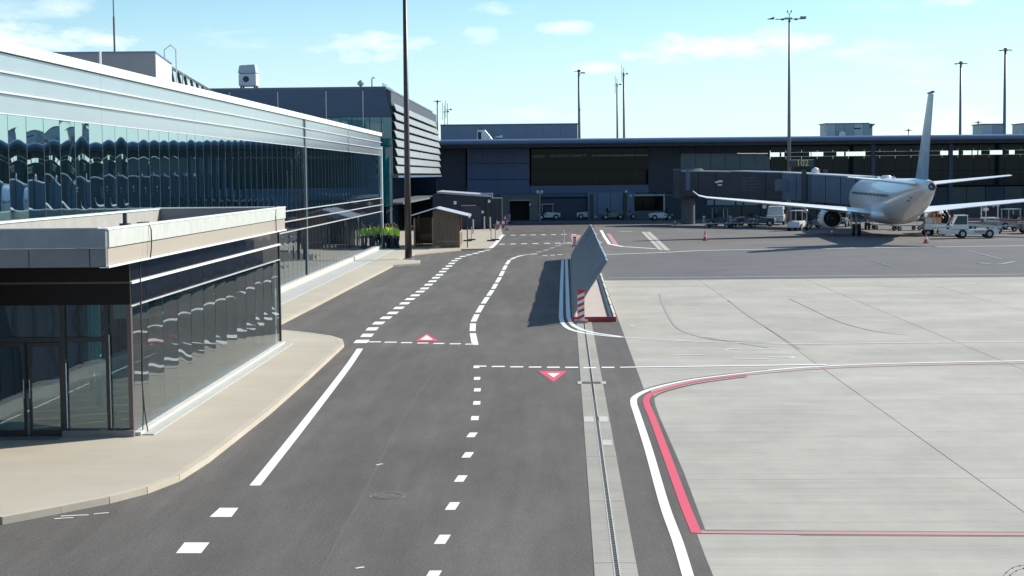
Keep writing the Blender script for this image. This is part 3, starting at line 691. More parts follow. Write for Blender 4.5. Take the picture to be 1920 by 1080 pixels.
# ------------------------------------------------------------------ taller block behind with louvred side
BXX = -12.1; BY0, BY1 = 126.0, 176.0
def block():
    t = thing('louvred_block', 'taller dark blue terminal block with white horizontal louvres on its side', 'building', (BXX, BY0, 0))
    MB().box(-60, BXX-.4, BY0+.1, BY1, 5.45, 12.2).build('core', DKWALL, t); MB().box(-60, BXX-3.3, BY0+.1, BY1, 0, 5.44).build('lower_core', DKWALL, t)
    fz = lambda v: CAMH+ray(700, v).z*BY0/ray(700, v).y
    seams = [-60, -40, -34, -29, -25.2, -21.4, -17.6, -14.7, BXX-.35]
    for a, b in zip(seams, seams[1:]):
        top = [(a+.02, BY0, 12.45), (b-.02, BY0, 12.45)] if b < -13 else [(a+.02, BY0, 12.45), (b-.5, BY0, 12.45)]
        x1t = top[1][0]
        MB().hexa([(a+.02, BY0, 10.25), (b-.02, BY0, 10.25), (b-.02, BY0+.1, 10.25), (a+.02, BY0+.1, 10.25), (a+.02, BY0, 12.45), (x1t, BY0, 12.45), (x1t, BY0+.1, 12.45), (a+.02, BY0+.1, 12.45)]).build('upper_panel', mat('navy_cladding', (.035, .065, .12), .45, .2, .08), t)
        MB().box(b-.03, b+.03, BY0-.06, BY0, 9.5, 12.3).build('seam_strip', STEEL, t) if b < -13 else None
    xs = [-28, -24, -20, -17.6, -15.6, -14.2, -13.3, BXX-.35]
    for a, b in zip(xs, xs[1:]):
        for z0, z1 in ((8.0, 10.2), (5.6, 7.95), (3.2, 5.55), (.3, 3.15)):
            MB().box(a+.03, b-.03, BY0+.0, BY0+.08, z0, z1).build('glass_pane', TEAL if z0 > 3 else PANE, t)
    MB().box(-60, BXX-.8, BY0, BY1, 12.45, 12.60).build('roof_slab', mat('navy_roof', (.07, .09, .12), .5), t)
    MB().box(BXX-.42, BXX-.38, BY0+.1, BY1, 5.6, 11.4).build('louvre_backing', mat('louvre_dark', (.03, .05, .055), .5), t)
    MB().box(BXX-3.29, BXX-.42, BY1-.4, BY1-.1, 0, 5.44).build('end_wall', mat('matt_navy', (.02, .035, .065), .95, spec=.05), t)
    # raked upper screen
    MB().hexa([(BXX-.36, BY0+1, 10.6), (BXX-.30, BY0+1, 10.6), (BXX-.30, BY1-6, 10.6), (BXX-.36, BY1-6, 10.6), (BXX-1.0, BY0+1, 11.65), (BXX-.94, BY0+1, 11.65), (BXX-.94, BY1-6, 11.65), (BXX-1.0, BY1-6, 11.65)]).build('raked_screen', mat('screen_grey', (.12, .15, .17), .5, .2, .3, 6), t)
    N_ = 8
    for k in range(N_):
        z = 5.80+k*.70; y0 = BY0+ (.6 if k < 4 else 0)
        y1 = BY1 - max(0, (k-5))*2.5
        for seg in range(5):
            ya = y0+(y1-y0)*seg/5; yb = y0+(y1-y0)*(seg+1)/5-.05
            MB().hexa([(BXX-.22, ya, z+.56), (BXX-.18, ya, z+.58), (BXX-.18, yb, z+.58), (BXX-.22, yb, z+.56), (BXX-.02, ya, z-.02), (BXX+.02, ya, z+.02), (BXX+.02, yb, z+.02), (BXX-.02, yb, z-.02)]).build('louvre', mat('white_louvre', (.22, .235, .24), .45, .1, .2, 1.5, stretch=(1, .3, 4)), t)
    rnd = random.Random(3)
    for i in range(26):
        y = BY0+1.5+i*1.9
        MB().box(BXX-.30, BXX-.22, y, y+.10, 5.7, 11.2).build('louvre_bracket', DARKM, t)
    MB().box(BXX-.4, BXX+.10, BY0, BY1, 5.45, 5.62).build('soffit_edge', DKBLUE, t)
    MB().box(BXX-3.29, BXX-3.2, BY0+.1, BY1, 3.42, 5.44).build('lower_wall', mat('matt_navy', (.02, .035, .065), .95, spec=.05), t)
    MB().box(BXX-3.29, BXX-.1, BY0+6, BY1, 3.25, 3.4).build('canopy', mat('canopy_grey', (.14, .16, .18), .5), t)
    for i in range(8):
        y = BY0+6+i*5.8; MB().box(BXX-3.26, BXX-3.2, y, y+5.4, .15, 3.2).build('ground_pane', mat('dim_glass', (.01, .02, .03), .4, spec=.1), t)
    # glass balustrade at the roof edge
    for i in range(10):
        y = BY0+.5+i*4.6; MB().box(BXX-1.1, BXX-1.06, y, y+4.4, 12.0-.3*i/10, 12.9-.08*i).build('balustrade_pane', glass_mat('balustrade_glass', (.5, .6, .62), 1.5, .02, trans=1, tint=(.86, .95, .97)) if 'balustrade_glass' not in MATS else MATS['balustrade_glass'], t)
block()
def roof_unit():
    x, y = WD(469, 170, 132).x, 131.0
    t = thing('rooftop_chiller', 'pale square cooling unit on the dark blue block roof', 'cooling unit', (x, y, 12.6))
    g = mat('unit_white', (.62, .63, .64), .5); s = .72
    MB().box(x-s, x+s, y-s, y+s, 13.0, 14.0).build('casing', g, t, bevel=.08)
    MB().hexa([(x-s-.05, y-s, 14.03), (x+s, y-s, 14.03), (x+s, y+s, 14.03), (x-s-.05, y+s, 14.03), (x-s*.9, y-s*.9, 14.68), (x+s*.85, y-s*.9, 14.75), (x+s*.85, y+s*.9, 14.75), (x-s*.9, y+s*.9, 14.68)]).build('fan_hood', mat('unit_grey', (.42, .45, .48), .5), t, bevel=.05)
    for a in (-1, 1):
        for b in (-1, 1): MB().box(x+a*.55-.07, x+a*.55+.07, y+b*.5-.07, y+b*.5+.07, 12.6, 13.0).build('foot', DARKM, t)
    MB().lathe([(.25, 0), (.25, .03), (.05, .04)], (x-.1, y-s-.03, 13.55), 14, 'y').build('inspection_cap', DARKM, t)
roof_unit()
def roof_bits():
    for (u, v0, v1, D, w, nm, lb, cat) in ((674, 155, 171, 130, .22, 'vent_cowl', 'small round vent cowl on the block roof, left of a bent pipe', 'vent'), (695, 147, 171, 130, .07, 'bent_pipe', 'thin bent pipe sticking up from the dark block roof', 'pipe')):
        p = WD(u, v1, D); zt = PD(u, v0, D)[1]
        if nm == 'vent_cowl': o = MB().lathe([(.12, 0), (.12, .35), (.28, .4), (.28, .6), (.05, .8)], (p.x, p.y+1, 12.6), 12).build(nm, STEEL)
        else: o = MB().tube([(p.x, p.y+1, 12.6), (p.x, p.y+1, 13.45), (p.x+.1, p.y+1, 13.62), (p.x+.22, p.y+1, 13.5)], .045, 8).build(nm, DARKM)
        tag(o, lb, cat)
roof_bits()

# ------------------------------------------------------------------ pier terminal across the far side
TD = 192.0; RD = 184.0
def terminal():
    base = HD*TD
    t = thing('pier_terminal', 'long two storey pier terminal with flat roof closing the far side of the apron', 'building', (base.x, base.y, 0), YAW)
    L_ = lambda u, v, D=TD: PD(u, v, D)
    def tb(name, u0, v0, u1, v1, m, D=TD, dep=.3, par=None, bevel=0):
        xa, za = PD(u0, v1, D); xb, _ = PD(u1, v1, D); _, zb = PD(u0, v0, D)
        return MB().box(xa, xb, D-TD, D-TD+dep, za, zb).build(name, m, par or t, local=True, bevel=bevel)
    xl, xr = PD(818, 300, TD)[0], 95.0
    zr = PD(1200, 258.3, RD)[1]
    fas = mat('roof_fascia', (.16, .225, .34), .35, .3, .07, .7)
    x = xl
    while x < xr:                                    # rounded fascia, in lengths
        x2 = min(x+9, xr); m = MB(); prof = [(-8.0+.55*(1-math.cos(a)), zr-.34+.34*math.sin(a)) for a in [R(q) for q in (-90, -60, -30, 0, 30, 60, 90)]]
        vs = [(x+.01, y, z) for y, z in prof]+[(x2-.01, y, z) for y, z in prof]; n = len(prof)
        m.add(vs+[(x+.01, -6.9, zr-.68), (x2-.01, -6.9, zr-.68), (x+.01, -6.9, zr), (x2-.01, -6.9, zr)], [(i, i+1, n+i+1, n+i) for i in range(n-1)]+[tuple(range(n)), tuple(reversed(range(n, 2*n)))])
        m.build('fascia_panel', fas, t, local=True, smooth=False); x = x2
    MB().box(xl, xr, -7.4, 24, zr-.45, zr-.005).build('roof', mat('roof_membrane', (.10, .12, .15), .7), t, local=True)
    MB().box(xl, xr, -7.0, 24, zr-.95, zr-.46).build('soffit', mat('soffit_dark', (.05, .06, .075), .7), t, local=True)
    zs = zr-.96; z2 = PD(1100, 350, TD)[1]           # upper storey band
    z_m = 4.05
    MB().box(xl, xr, .3, 22, 3.75, z_m).build('upper_floor', DKWALL, t, local=True)
    # left: solid walls
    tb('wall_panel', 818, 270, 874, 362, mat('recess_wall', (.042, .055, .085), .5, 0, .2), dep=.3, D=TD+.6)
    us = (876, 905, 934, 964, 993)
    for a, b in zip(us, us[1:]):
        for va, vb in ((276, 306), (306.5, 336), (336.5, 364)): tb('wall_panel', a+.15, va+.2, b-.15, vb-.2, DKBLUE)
    tb('lower_band', 818, 364.5, 1275, 372, mat('grey_blue_band', (.09, .125, .19), .6), dep=.28)
    # glass lounge
    um = [996+i*24.4 for i in range(10)]
    for a, b in zip(um, um[1:]):
        for va, vb in ((275, 288), (288.6, 318), (318.6, 348)): tb('window', a+.3, va, b-.3, vb, MATS.get('lounge_glass') or glass_mat('lounge_glass', (.006, .010, .012), 1.22, .05), dep=.08, D=TD+.1)
        tb('mullion', b-.35, 275, b+.35, 348, DARKM, dep=.16)
    tb('pale_lounge_strip', 998, 290, 1022, 296, mat('pale_interior', (.16, .18, .16), .6), D=TD+.05, dep=.03)  # pale opaque strips set just ahead of the lounge panes
    tb('pale_lounge_strip', 1030, 289, 1100, 295, mat('pale_interior', (.16, .18, .16)), D=TD+.05, dep=.03)
    tb('pale_lounge_strip', 1110, 290, 1240, 293.6, mat('pale_interior2', (.22, .28, .28), .6), D=TD+.05, dep=.03)
    tb('sill_band', 994, 348.5, 1216, 364, DKBLUE)
    tb('wall_panel', 1216.3, 276, 1276, 364, mat('charcoal_wall', (.045, .058, .085), .6), dep=.3)
    # right upper storey: light blue spandrels, dark glass, a clerestory open to the sky behind
    ul = [1276+i*28 for i in range(7)]
    sp = mat('blue_spandrel', (.085, .14, .18), .3, .1, .15, 1.5)
    for a, b in zip(ul, ul[1:]):
        tb('spandrel', a+.3, 288, b-.3, 316, sp); tb('glass_pane', a+.3, 272, b-.3, 287.4, DKWALL)
    h = lambda u: 327-.01*(u-1000)
    dg = MATS.get('pier_glass') or glass_mat('pier_glass', (.008, .020, .026), 1.25, .08)
    tb('spandrel', 1276, 316.4, 1446, 360, DKBLUE, dep=.25, D=TD+.05)
    x = PD(1444.5, 290, TD)[0]; W = 1.87
    while x < xr:
        MB().box(x+.02, x+W-.02, 0, .12, 7.93, zs).build('glass_pane', dg, t, local=True)
        MB().box(x+.02, x+W-.02, 0, .12, 5.6, 7.42).build('glass_pane', dg, t, local=True)
        MB().box(x+.02, x+W-.02, 0, .12, 3.8, 5.56).build('glass_pane', dg, t, local=True)
        x += W
    opens = [(1443.5, 1462), (1465, 1471), (1517.5, 1520.5), (1521.5, 1544), (1568.5, 1583), (1586, 1623), (1763, 1779.5), (1781.5, 1799), (1806, 1822), (1823.5, 1840), (1856, 1881), (1892, 1903), (1960, 1990), (2010, 2060)]
    prev = PD(1440, 290, TD)[0]
    for a, b in opens+[(2500, 2501)]:
        xa, xb = PD(a, 290, TD)[0], PD(b, 290, TD)[0]
        MB().box(prev, xa, .0, .14, 7.43, 7.92).build('clerestory_blank', DKWALL, t, local=True)
        prev = xb
    # rear wall with a continuous clerestory, and end walls
    MB().box(xl, xr, 21.8, 22, 0, 7.3).build('rear_wall', DKWALL, t, local=True)
    MB().box(xl, xr, 21.8, 22, 8.45, zs).build('rear_wall', DKWALL, t, local=True)
    MB().box(xl, PD(1430, 290, TD)[0], 21.6, 21.79, 7.0, zs).build('rear_wall', DKWALL, t, local=True)
    MB().box(xl-.2, xl, .3, 22, 0, zs).build('end_wall', DKBLUE, t, local=True); MB().box(xr, xr+.2, .3, 22, 0, zs).build('end_wall', DKBLUE, t, local=True)
    # fascia seams band just below soffit
    x = xl
    while x < xr: MB().box(x, x+.06, -.12, -.02, zr-1.5, zs).build('hanger', DKBLUE, t, local=True); x += 2.6
    # ground floor
    tb('ground_wall', 818, 372.3, 940, 420, DKWALL)
    bg_ = mat('beige_grey_render', (.20, .20, .185), .8, 0, .12)
    tb('ground_wall', 940.3, 364.8, 956, 420, bg_, D=TD-.6); tb('ground_wall', 993, 364.8, 1010, 420, bg_, D=TD-.6); tb('ground_wall', 956, 364.8, 993, 376, bg_, D=TD-.6)
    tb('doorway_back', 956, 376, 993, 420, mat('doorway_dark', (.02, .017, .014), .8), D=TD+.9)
    tb('doorway_lintel', 954, 374.5, 994, 377, mat('pale_lintel', (.42, .42, .40), .7), D=TD-.7, dep=.08)
    tb('ground_wall', 1010.3, 372.3, 1100, 420, mat('ground_navy', (.045, .062, .10), .6, 0, .2))
    lb = mat('light_blue_door', (.14, .215, .33), .45, .1, .1)
    for a, b in ((1102, 1120), (1120.5, 1145), (1145.5, 1168), (1176, 1190)): tb('cladding_panel', a, 361, b-.3, 418, lb, D=TD-.2, dep=.15)
    for u in (1106, 1169): tb('column', u, 364, u+7, 418, DARKM, D=TD-3.2, dep=.5)
    for a, b in ((1190, 1205), (1205.5, 1222), (1222.5, 1244)): tb('window', a, 368, b-.4, 395, MATS['lounge_glass'], D=TD-.3, dep=.1)
    tb('window_frame', 1188, 364.8, 1247, 367.6, STEEL, D=TD-.4, dep=.15); tb('window_frame', 1244, 367.7, 1247, 395, STEEL, D=TD-.4, dep=.15)
    tb('sill_wall', 1189, 395.5, 1247, 417, mat('mid_grey_wall', (.10, .12, .16), .6), D=TD-.3)
    tb('ground_wall', 1247.5, 364.8, 1320, 420, DKWALL)
    x = PD(1320, 380, TD)[0]; k = 0
    gt = mat('ground_teal_panel', (.045, .065, .07), .4, 0, .3, 1)
    while x < xr:
        MB().box(x+.03, x+2.2, .05, .25, .1, 3.6).build('ground_panel', gt if k % 3 else DKWALL, t, local=True); x += 2.25; k += 1
    for a, b in ((1326, 1338), (1341, 1378), (1381, 1392), (1396, 1420)): tb('lit_window', a, 375, b, 384.5, mat('pale_window', (.28, .38, .40), .4), D=TD-.1, dep=.1)
    x = PD(1330, 380, TD)[0]
    while x < xr: MB().box(x, x+.45, -6.2, -5.75, 0, zr-.96).build('column', DKWALL, t, local=True) if x > 40 else None; x += 9
    # kerb apron in front
    MB().box(xl, xr, -8.5, -.7, 0, .14).build('kerb_platform', mat('platform_grey', (.16, .165, .17), .8), t, local=True)
    return tb, t
tb, TERM = terminal()

def tthing(name, label, cat, u, v, D, group=None):
    x, z = PD(u, v, D); p = RT*x+HD*D; return thing(name, label, cat, (p.x, p.y, 0), YAW, group)
# box building rising behind the terminal roof
def hall():
    D = 222; xa, zt = PD(826, 233.5, D); xb, _ = PD(1083, 233.5, D); p = HD*D
    t = thing('rear_hall', 'plain pale blue-grey hall rising behind the terminal roof, left half', 'building', (p.x, p.y, 0), YAW)
    n = 8; m_ = mat('hall_cladding', (.21, .25, .32), .6, .1, .04)
    for i in range(n):
        MB().box(xa+(xb-xa)*i/n+.01, xa+(xb-xa)*(i+1)/n-.01, 0, .2, 0, zt-.15).build('wall_panel', m_, t, local=True)
    MB().box(xa-.05, xb+.1, -.08, 18, zt-.14, zt).build('roof_edge', DKBLUE, t, local=True)
    MB().box(xa, xb, .2, 18, 0, zt-.15).build('core', m_, t, local=True)
hall()
def hood():
    D = 190; x, z = PD(908, 259, D); p = HD*D; zr = PD(1200, 258.3, RD)[1]
    t = thing('roof_exhaust_hood', 'silver slanted exhaust hood with two small cowls on the terminal roof', 'exhaust hood', (p.x+RT.x*x, p.y+RT.y*x, zr), YAW)
    MB().hexa([(-.9, 0, 0), (1.1, 0, 0), (1.1, 1.2, 0), (-.9, 1.2, 0), (-.8, 0, 1.25), (.1, 0, 1.25), (.1, 1.2, 1.25), (-.8, 1.2, 1.25)]).build('hood', mat('bright_duct', (.62, .66, .68), .35, .5), t, local=True, bevel=.06)
    MB().box(-.75, -.35, -.05, 0, .15, 1.0).build('grille', DARKM, t, local=True)
    for s in (-.5, -.3): MB().box(s-.05, s+.05, .2, .3, 1.25, 1.55).build('cowl', DARKM, t, local=True)
    x, z = PD(934, 259, D)
    t2 = thing('roof_unit', 'tiny white roof unit right of the silver exhaust hood', 'roof unit', (p.x+RT.x*x, p.y+RT.y*x, zr), YAW)
    MB().box(-.35, .3, 0, .6, .0, .3).build('base', DKBLUE, t2, local=True); MB().hexa([(-.4, -.05, .32), (.45, -.05, .32), (.45, .6, .32), (-.4, .6, .32), (-.3, -.05, .42), (.5, -.05, .6), (.5, .6, .6), (-.3, .6, .42)]).build('lid', CAP, t2, local=True)
hood()
def penthouse(u0, u1, v0, v1, D, label, wedge=False):
    x0_, zt = PD(u0, v0, D); x1_, zb = PD(u1, v1, D); p = HD*D+RT*x0_; w = x1_-x0_; zr = zb-.15
    t = thing('rooftop_penthouse', label, 'penthouse', (p.x, p.y, zr), YAW); h = zt-zr
    pm = mat('penthouse_panel', (.28, .33, .38), .4, .3, .08); n = max(2, int(w/1.1))
    for i in range(n):
        MB().box(w*i/n+.015, w*(i+1)/n-.015, 0, .15, 0, h-.1).build('wall_panel', pm if i % 3 else mat('penthouse_pale', (.42, .48, .52), .4, .2), t, local=True)
    MB().box(.02, w-.02, .16, 4, 0, h-.1).build('core', pm, t, local=True)
    MB().box(-.15, w*(.93 if wedge else 1.02), -.1, 4.1, h-.1, h).build('roof_edge', DARKM, t, local=True)
    MB().tube([(-.15, 0, h-.1), (-.18, 0, h*.4)], .05, 6).build('downpipe', STEEL, t, local=True)
    if wedge:
        MB().hexa([(w*.93, 0, h-.75), (w*.94, 0, h-.75), (w*.94, 3, h-.75), (w*.93, 3, h-.75), (w*.93, 0, h-.12), (w*1.07, 0, h-.12), (w*1.07, 3, h-.12), (w*.93, 3, h-.12)]).build('canopy_wedge', pm, t, local=True)
        MB().lathe([(.42, 0), (.30, .12), (.02, .2)], (w*.33, -.5, .35), 14, 'y').build('dish', CAP, t, local=True)
        MB().box(w*.6, w*.75, -.03, 0, h*.58, h*.66).build('vent_slot', BLACK, t, local=True)
penthouse(1549, 1636, 231, 255, 196, 'wide blue-grey rooftop penthouse with slanted canopy end, left of the aircraft fin', True)
penthouse(1841, 1881, 232, 252, 196, 'small dark rooftop penthouse behind the right mast')
penthouse(1917, 1965, 231, 251, 196, 'rooftop penthouse cut off by the right edge of the photo')

# ------------------------------------------------------------------ masts
MAST = mat('mast_steel', (.16, .175, .18), .5, .3, .2, 1.5)
def mast(u, vt, D, r0, r1, name, label, head, ub=None, zb=0.0, group=None):
    x, zt = PD(u, vt, D); p = HD*D+RT*x
    t = thing(name, label, 'mast', (p.x, p.y, zb), YAW, group); H = zt-zb
    MB().tube([(0, 0, 0), (0, 0, H*.5), (0, 0, H)], [r0, (r0+r1)/2, r1], 10).build('pole', MAST, t, local=True, smooth=True)
    head(t, H, D/3000); return t
def h_ring(t, H, s):          # saucer headframe with floodlights; s = metres per photo pixel
    w = 14*s
    MB().lathe([(w*.2, -1.6*s), (w*.85, -1.2*s), (w*.85, -.8*s), (w*.2, .3*s)], (0, 0, H), 14).build('head_ring', MAST, t, local=True)
    MB().lathe([(w*.22, 0), (w*.22, 2.4*s), (w*.08, 3.2*s)], (0, 0, H), 12).build('cap', DARKM, t, local=True)
    for k in range(6):
        a = k*math.pi/3; MB().hexa([(math.cos(a)*w*.8+dx*.7, math.sin(a)*w*.8+dy*.7, H+dz) for dz in (-2.2*s, -1.5*s) for dx, dy in ((-2*s, -2*s), (2*s, -2*s), (2*s, 2*s), (-2*s, 2*s))]).build('floodlight', DARKM, t, local=True)
def h_cross(t, H, s):         # big mast: cross bar, three groups of lamps, twin beacons
    MB().beam((-26*s, 0, H), (30*s, 0, H+.5*s), 1.4*s).build('cross_bar', DARKM, t, local=True)
    MB().box(-9*s, 5*s, -3*s, 3*s, H-.5*s, H+3*s).build('junction_box', mat('mast_box', (.3, .33, .35), .5), t, local=True, bevel=.5*s)
    MB().lathe([(3.2*s, -4.5*s), (3.2*s, -3.5*s)], (0, 0, H), 12).build('collar', MAST, t, local=True)
    MB().hexa([(-42*s, -3*s, H), (-29*s, -3*s, H), (-29*s, 3*s, H), (-42*s, 3*s, H), (-41*s, -3*s, H+.4*s), (-28*s, -3*s, H+4.5*s), (-28*s, 3*s, H+4.5*s), (-41*s, 3*s, H+.4*s)]).build('floodlight', DARKM, t, local=True)
    MB().box(20*s, 31*s, -3*s, 3*s, H+.8*s, H+5*s).build('floodlight', mat('lamp_grey', (.25, .3, .32), .4), t, local=True)
    for a in (-15, 10): MB().box(a*s, (a+5)*s, -2*s, 2*s, H-1.8*s, H+1.5*s).build('floodlight', DARKM, t, local=True)
    MB().tube([(0, 0, H+3*s), (0, 0, H+10*s)], .7*s, 6).build('finial', MAST, t, local=True)
    for a in (-3.5, 3.5): MB().tube([(0, 0, H+9*s), (a*s, 0, H+13*s)], .5*s, 5).tube([(a*s, 0, H+13*s), (a*s, 0, H+16*s)], 1.2*s, 8).build('beacon', DARKM, t, local=True)
def h_small(t, H, s):
    MB().lathe([(1.6*s, -2*s), (3.4*s, -1*s), (3.4*s, 1*s), (1*s, 2.6*s)], (0, 0, H), 10).build('cap', DARKM, t, local=True)
    MB().beam((-9*s, 0, H-1*s), (2*s, 0, H-1*s), .9*s).beam((0, 0, H-4*s), (12*s, 0, H-4*s), 1.6*s).build('lamp_arm', DARKM, t, local=True)
    MB().box(4*s, 11*s, -2*s, 2*s, H-4.6*s, H-2.5*s).build('floodlight', MAST, t, local=True)
def h_ant(t, H, s):
    MB().tube([(0, 0, H), (0, 0, H+9*s)], .5*s, 5).build('whip', MAST, t, local=True)
    MB().beam((-3.5*s, 0, H-3*s), (8*s, 0, H-2.5*s), .9*s).build('cross_arm', DARKM, t, local=True)
    MB().tube([(-3.5*s, 0, H-18*s), (-3.5*s, 0, H+14*s)], .45*s, 5).build('side_aerial', MAST, t, local=True)
    MB().box(4.5*s, 8*s, -1*s, 1*s, H-3.5*s, H-1*s).build('sensor', DARKM, t, local=True)
def h_tee(t, H, s):
    MB().hexa([(-8*s, -2*s, H), (0, -2*s, H-1.4*s), (0, 2*s, H-1.4*s), (-8*s, 2*s, H), (-8*s, -2*s, H+.4*s), (0, -2*s, H+.5*s), (0, 2*s, H+.5*s), (-8*s, 2*s, H+.4*s)]).hexa([(0, -2*s, H-1.4*s), (8*s, -2*s, H), (8*s, 2*s, H), (0, 2*s, H-1.4*s), (0, -2*s, H+.5*s), (8*s, -2*s, H+.4*s), (8*s, 2*s, H+.4*s), (0, 2*s, H+.5*s)]).build('lamp_wings', DARKM, t, local=True)
    MB().lathe([(1.2*s, 0), (1.2*s, 1.6*s), (.4*s, 2.4*s)], (0, 0, H+.4*s), 8).build('cap', DARKM, t, local=True)
def h_none(t, H, s): MB().lathe([(.1, 0), (.06, .1)], (0, 0, H), 8).build('cap', DARKM, t, local=True)
MAST2 = MAST
gm = 'floodlight masts beyond the terminal'
mast(1480, 36, 171, .24, .10, 'floodlight_mast', 'tallest floodlight mast with crossbar lamps, in front of the terminal beside the boarding bridge', h_cross)
mast(1085.3, 133, 232, .24, .15, 'floodlight_mast', 'dark floodlight mast at the right end of the pale rear hall', h_small, group=gm)
mast(1157, 156, 236, .18, .12, 'aerial_mast', 'shorter of the two thin aerial masts standing close together', h_ant, group='twin aerial masts')
mast(1169.5, 136, 236, .20, .14, 'aerial_mast', 'taller of the two thin aerial masts standing close together', h_ant, group='twin aerial masts')
mast(1801.5, 118, 226, .26, .14, 'floodlight_mast', 'saucer-headed floodlight mast, the left of the pair right of the aircraft fin', h_ring, group=gm)
mast(1885, 93, 215, .30, .15, 'floodlight_mast', 'saucer-headed floodlight mast nearest the right edge of the photo', h_ring, group=gm)
mast(820, 190, 240, .14, .10, 'floodlight_mast', 'small T-shaped floodlight mast beyond the end of the louvred block', h_tee, group=gm)
mast(833.5, 207, 245, .07, .05, 'aerial_mast', 'left of two hair-thin aerials beyond the louvred block', h_ant)
mast(839, 203, 245, .08, .05, 'aerial_mast', 'right of two hair-thin aerials beyond the louvred block', h_ant)
mast(1703.5, 244, 250, .10, .08, 'floodlight_mast', 'floodlight mast barely topping the roof just left of the aircraft fin', h_tee, group=gm)
mast(1834, 229, 240, .12, .10, 'floodlight_mast', 'low floodlight mast at the left edge of the small dark penthouse', h_tee, group=gm)
# the tall dark pole standing by the road
p = G(766, 489)
pt = thing('road_pole', 'tall dark tapering steel pole on the kerb by the glass wing corner', 'pole', (p.x, p.y, .12))
MB().tube([(0, 0, 0), (0, 0, 5), (0, 0, 22)], [.235, .20, .10], 16).build('shaft', mat('brown_pole', (.075, .062, .060), .42, .5, .2, 2), pt, local=True, smooth=True)
MB().lathe([(.34, 0), (.34, .05), (.26, .06)], (0, 0, 0), 16).build('base_plate', STEEL, pt, local=True)
MB().lathe([(.115, 0), (.115, .15), (.02, .2)], (0, 0, 22), 12).build('cap', DARKM, pt, local=True)

# ------------------------------------------------------------------ blast fence island
def blast_fence():
    n0, f0 = G(1076, 604), G(1071, 486)
    L_ = (f0-n0).length; d = (f0-n0).normalized(); ang = math.atan2(-d.x, d.y)
    t = thing('blast_fence', 'leaning corrugated steel blast fence on a painted concrete island', 'blast fence', (n0.x, n0.y, 0), ang)
    MB().box(-.06, 1.60, .0, L_+.5, 0, .10).build('island_base', mat('island_top', (.46, .40, .37), .8, 0, .1), t, local=True, bevel=.01)
    MB().box(-.06, 1.60, -.03, -.003, 0, .20).build('red_end_board', mat('deep_red', (.36, .03, .045), .5), t, local=True)
    steel = mat('fence_sheet', (.115, .145, .175), .55, .3, .16, 1.2, stretch=(1, .6, 1))
    n = 20; w = L_/n; Hh, X1 = 2.28, 1.28; rnd = random.Random(9)
    for i in range(n):
        m = MB(); nn = 12; hh = Hh+rnd.uniform(-.03, .03); prof = [(.0, .08), (.02, .3), (.52, 1.15), (X1+rnd.uniform(-.02, .02), hh)]
        vs = []; 
        for s_ in (0, .02):
            for k in range(nn+1):
                y = i*w+.012+(w-.024)*k/nn; off = (.028 if k % 2 else -.028)
                for (x, z) in prof: vs.append((x+off+s_, y, z))
        q = len(prof); base = (nn+1)*q; fs = []
        for k in range(nn):
            for j in range(q-1):
                a = k*q+j; fs.append((a, a+q, a+q+1, a+1)); fs.append((base+a, base+a+1, base+a+q+1, base+a+q))
            a = k*q+q-1; fs.append((a, a+q, base+a+q, base+a))
        for kk in (0, nn):
            for j in range(q-1): a = kk*q+j; fs.append((a, a+1, base+a+1, base+a))
        m.add(vs, fs).build('sheet_panel', steel, t, local=True)
        MB().tube([(X1, i*w+.02, hh+.03), (X1, (i+1)*w-.02, hh+.02+rnd.uniform(-.03, .03))], .035, 6).build('top_rail', mat('sunlit_edge_pale', (.62, .64, .62), .4, .3), t, local=True)  # pale colour stands in for sunlight on the sheets' top edge
    for i in range(n+1):
        y = min(max(i*w, .08), L_-.08)
        MB().box(1.50, 1.60, y-(0 if i == 0 else w/2)+.03, y+(0 if i == n else w/2)-.03, .102, .19+.03*(i % 2)).build('edge_kerb', mat('ballast_white', (.60, .60, .57), .7), t, local=True, bevel=.02)
        if i < n: MB().box(1.36, 1.47, y, y+w-.02, .102, .17).build('rear_rail', DARKM, t, local=True)
    # striped marker board
    def board(u, v, H, W, label):
        p = G(u, v); b = thing('marker_board', label, 'marker board', (p.x, p.y, .0), YAW, 'red and white marker boards')
        MB().box(-W*.9, W*.9, -.14, .14, 0, .12).build('foot', mat('recycled_foot', (.45, .30, .29), .8), b, local=True, bevel=.01)
        ns = 5; z0 = .12; hs = (H-z0)/ns; wm = mat('sign_white', (.80, .76, .74), .5); rm = mat('sign_red', (.60, .03, .05), .5)
        MB().box(-W/2, W/2, 0, .03, z0, H).build('board_back', wm, b, local=True)
        for k in range(ns):
            za = z0+k*hs+hs*.5
            MB().add([(-W/2+.005, -.004, za-hs*.45), (W/2-.005, -.004, min(za+hs*.05, H)), (W/2-.005, -.004, min(za+hs*.5, H-.005)), (-W/2+.005, -.004, min(za+hs*.02, H))], [(0, 1, 2, 3)]).build('red_stripe', rm, b, local=True)
        MB().box(-W/2-.01, W/2+.01, -.008, .035, H-.09, H+.01).build('red_top', rm, b, local=True)
        return b
    board(1089.5, 606, 1.27, .27, 'red and white striped marker board at the near end of the blast fence')
    board(1077.5, 462, .75, .24, 'small red-topped marker board at the far end of the blast fence')
blast_fence()
# light plastic post beyond
p = G(1057, 457)
tag(MB().tube([(p.x, p.y, 0), (p.x, p.y, 1.15)], .05, 8).lathe([(.2, 0), (.2, .05), (.05, .07)], (p.x, p.y, 0), 12).build('flexible_post', mat('post_white', (.6, .62, .62), .5)), 'thin white flexible post on the far crossing left of the fence', 'post')

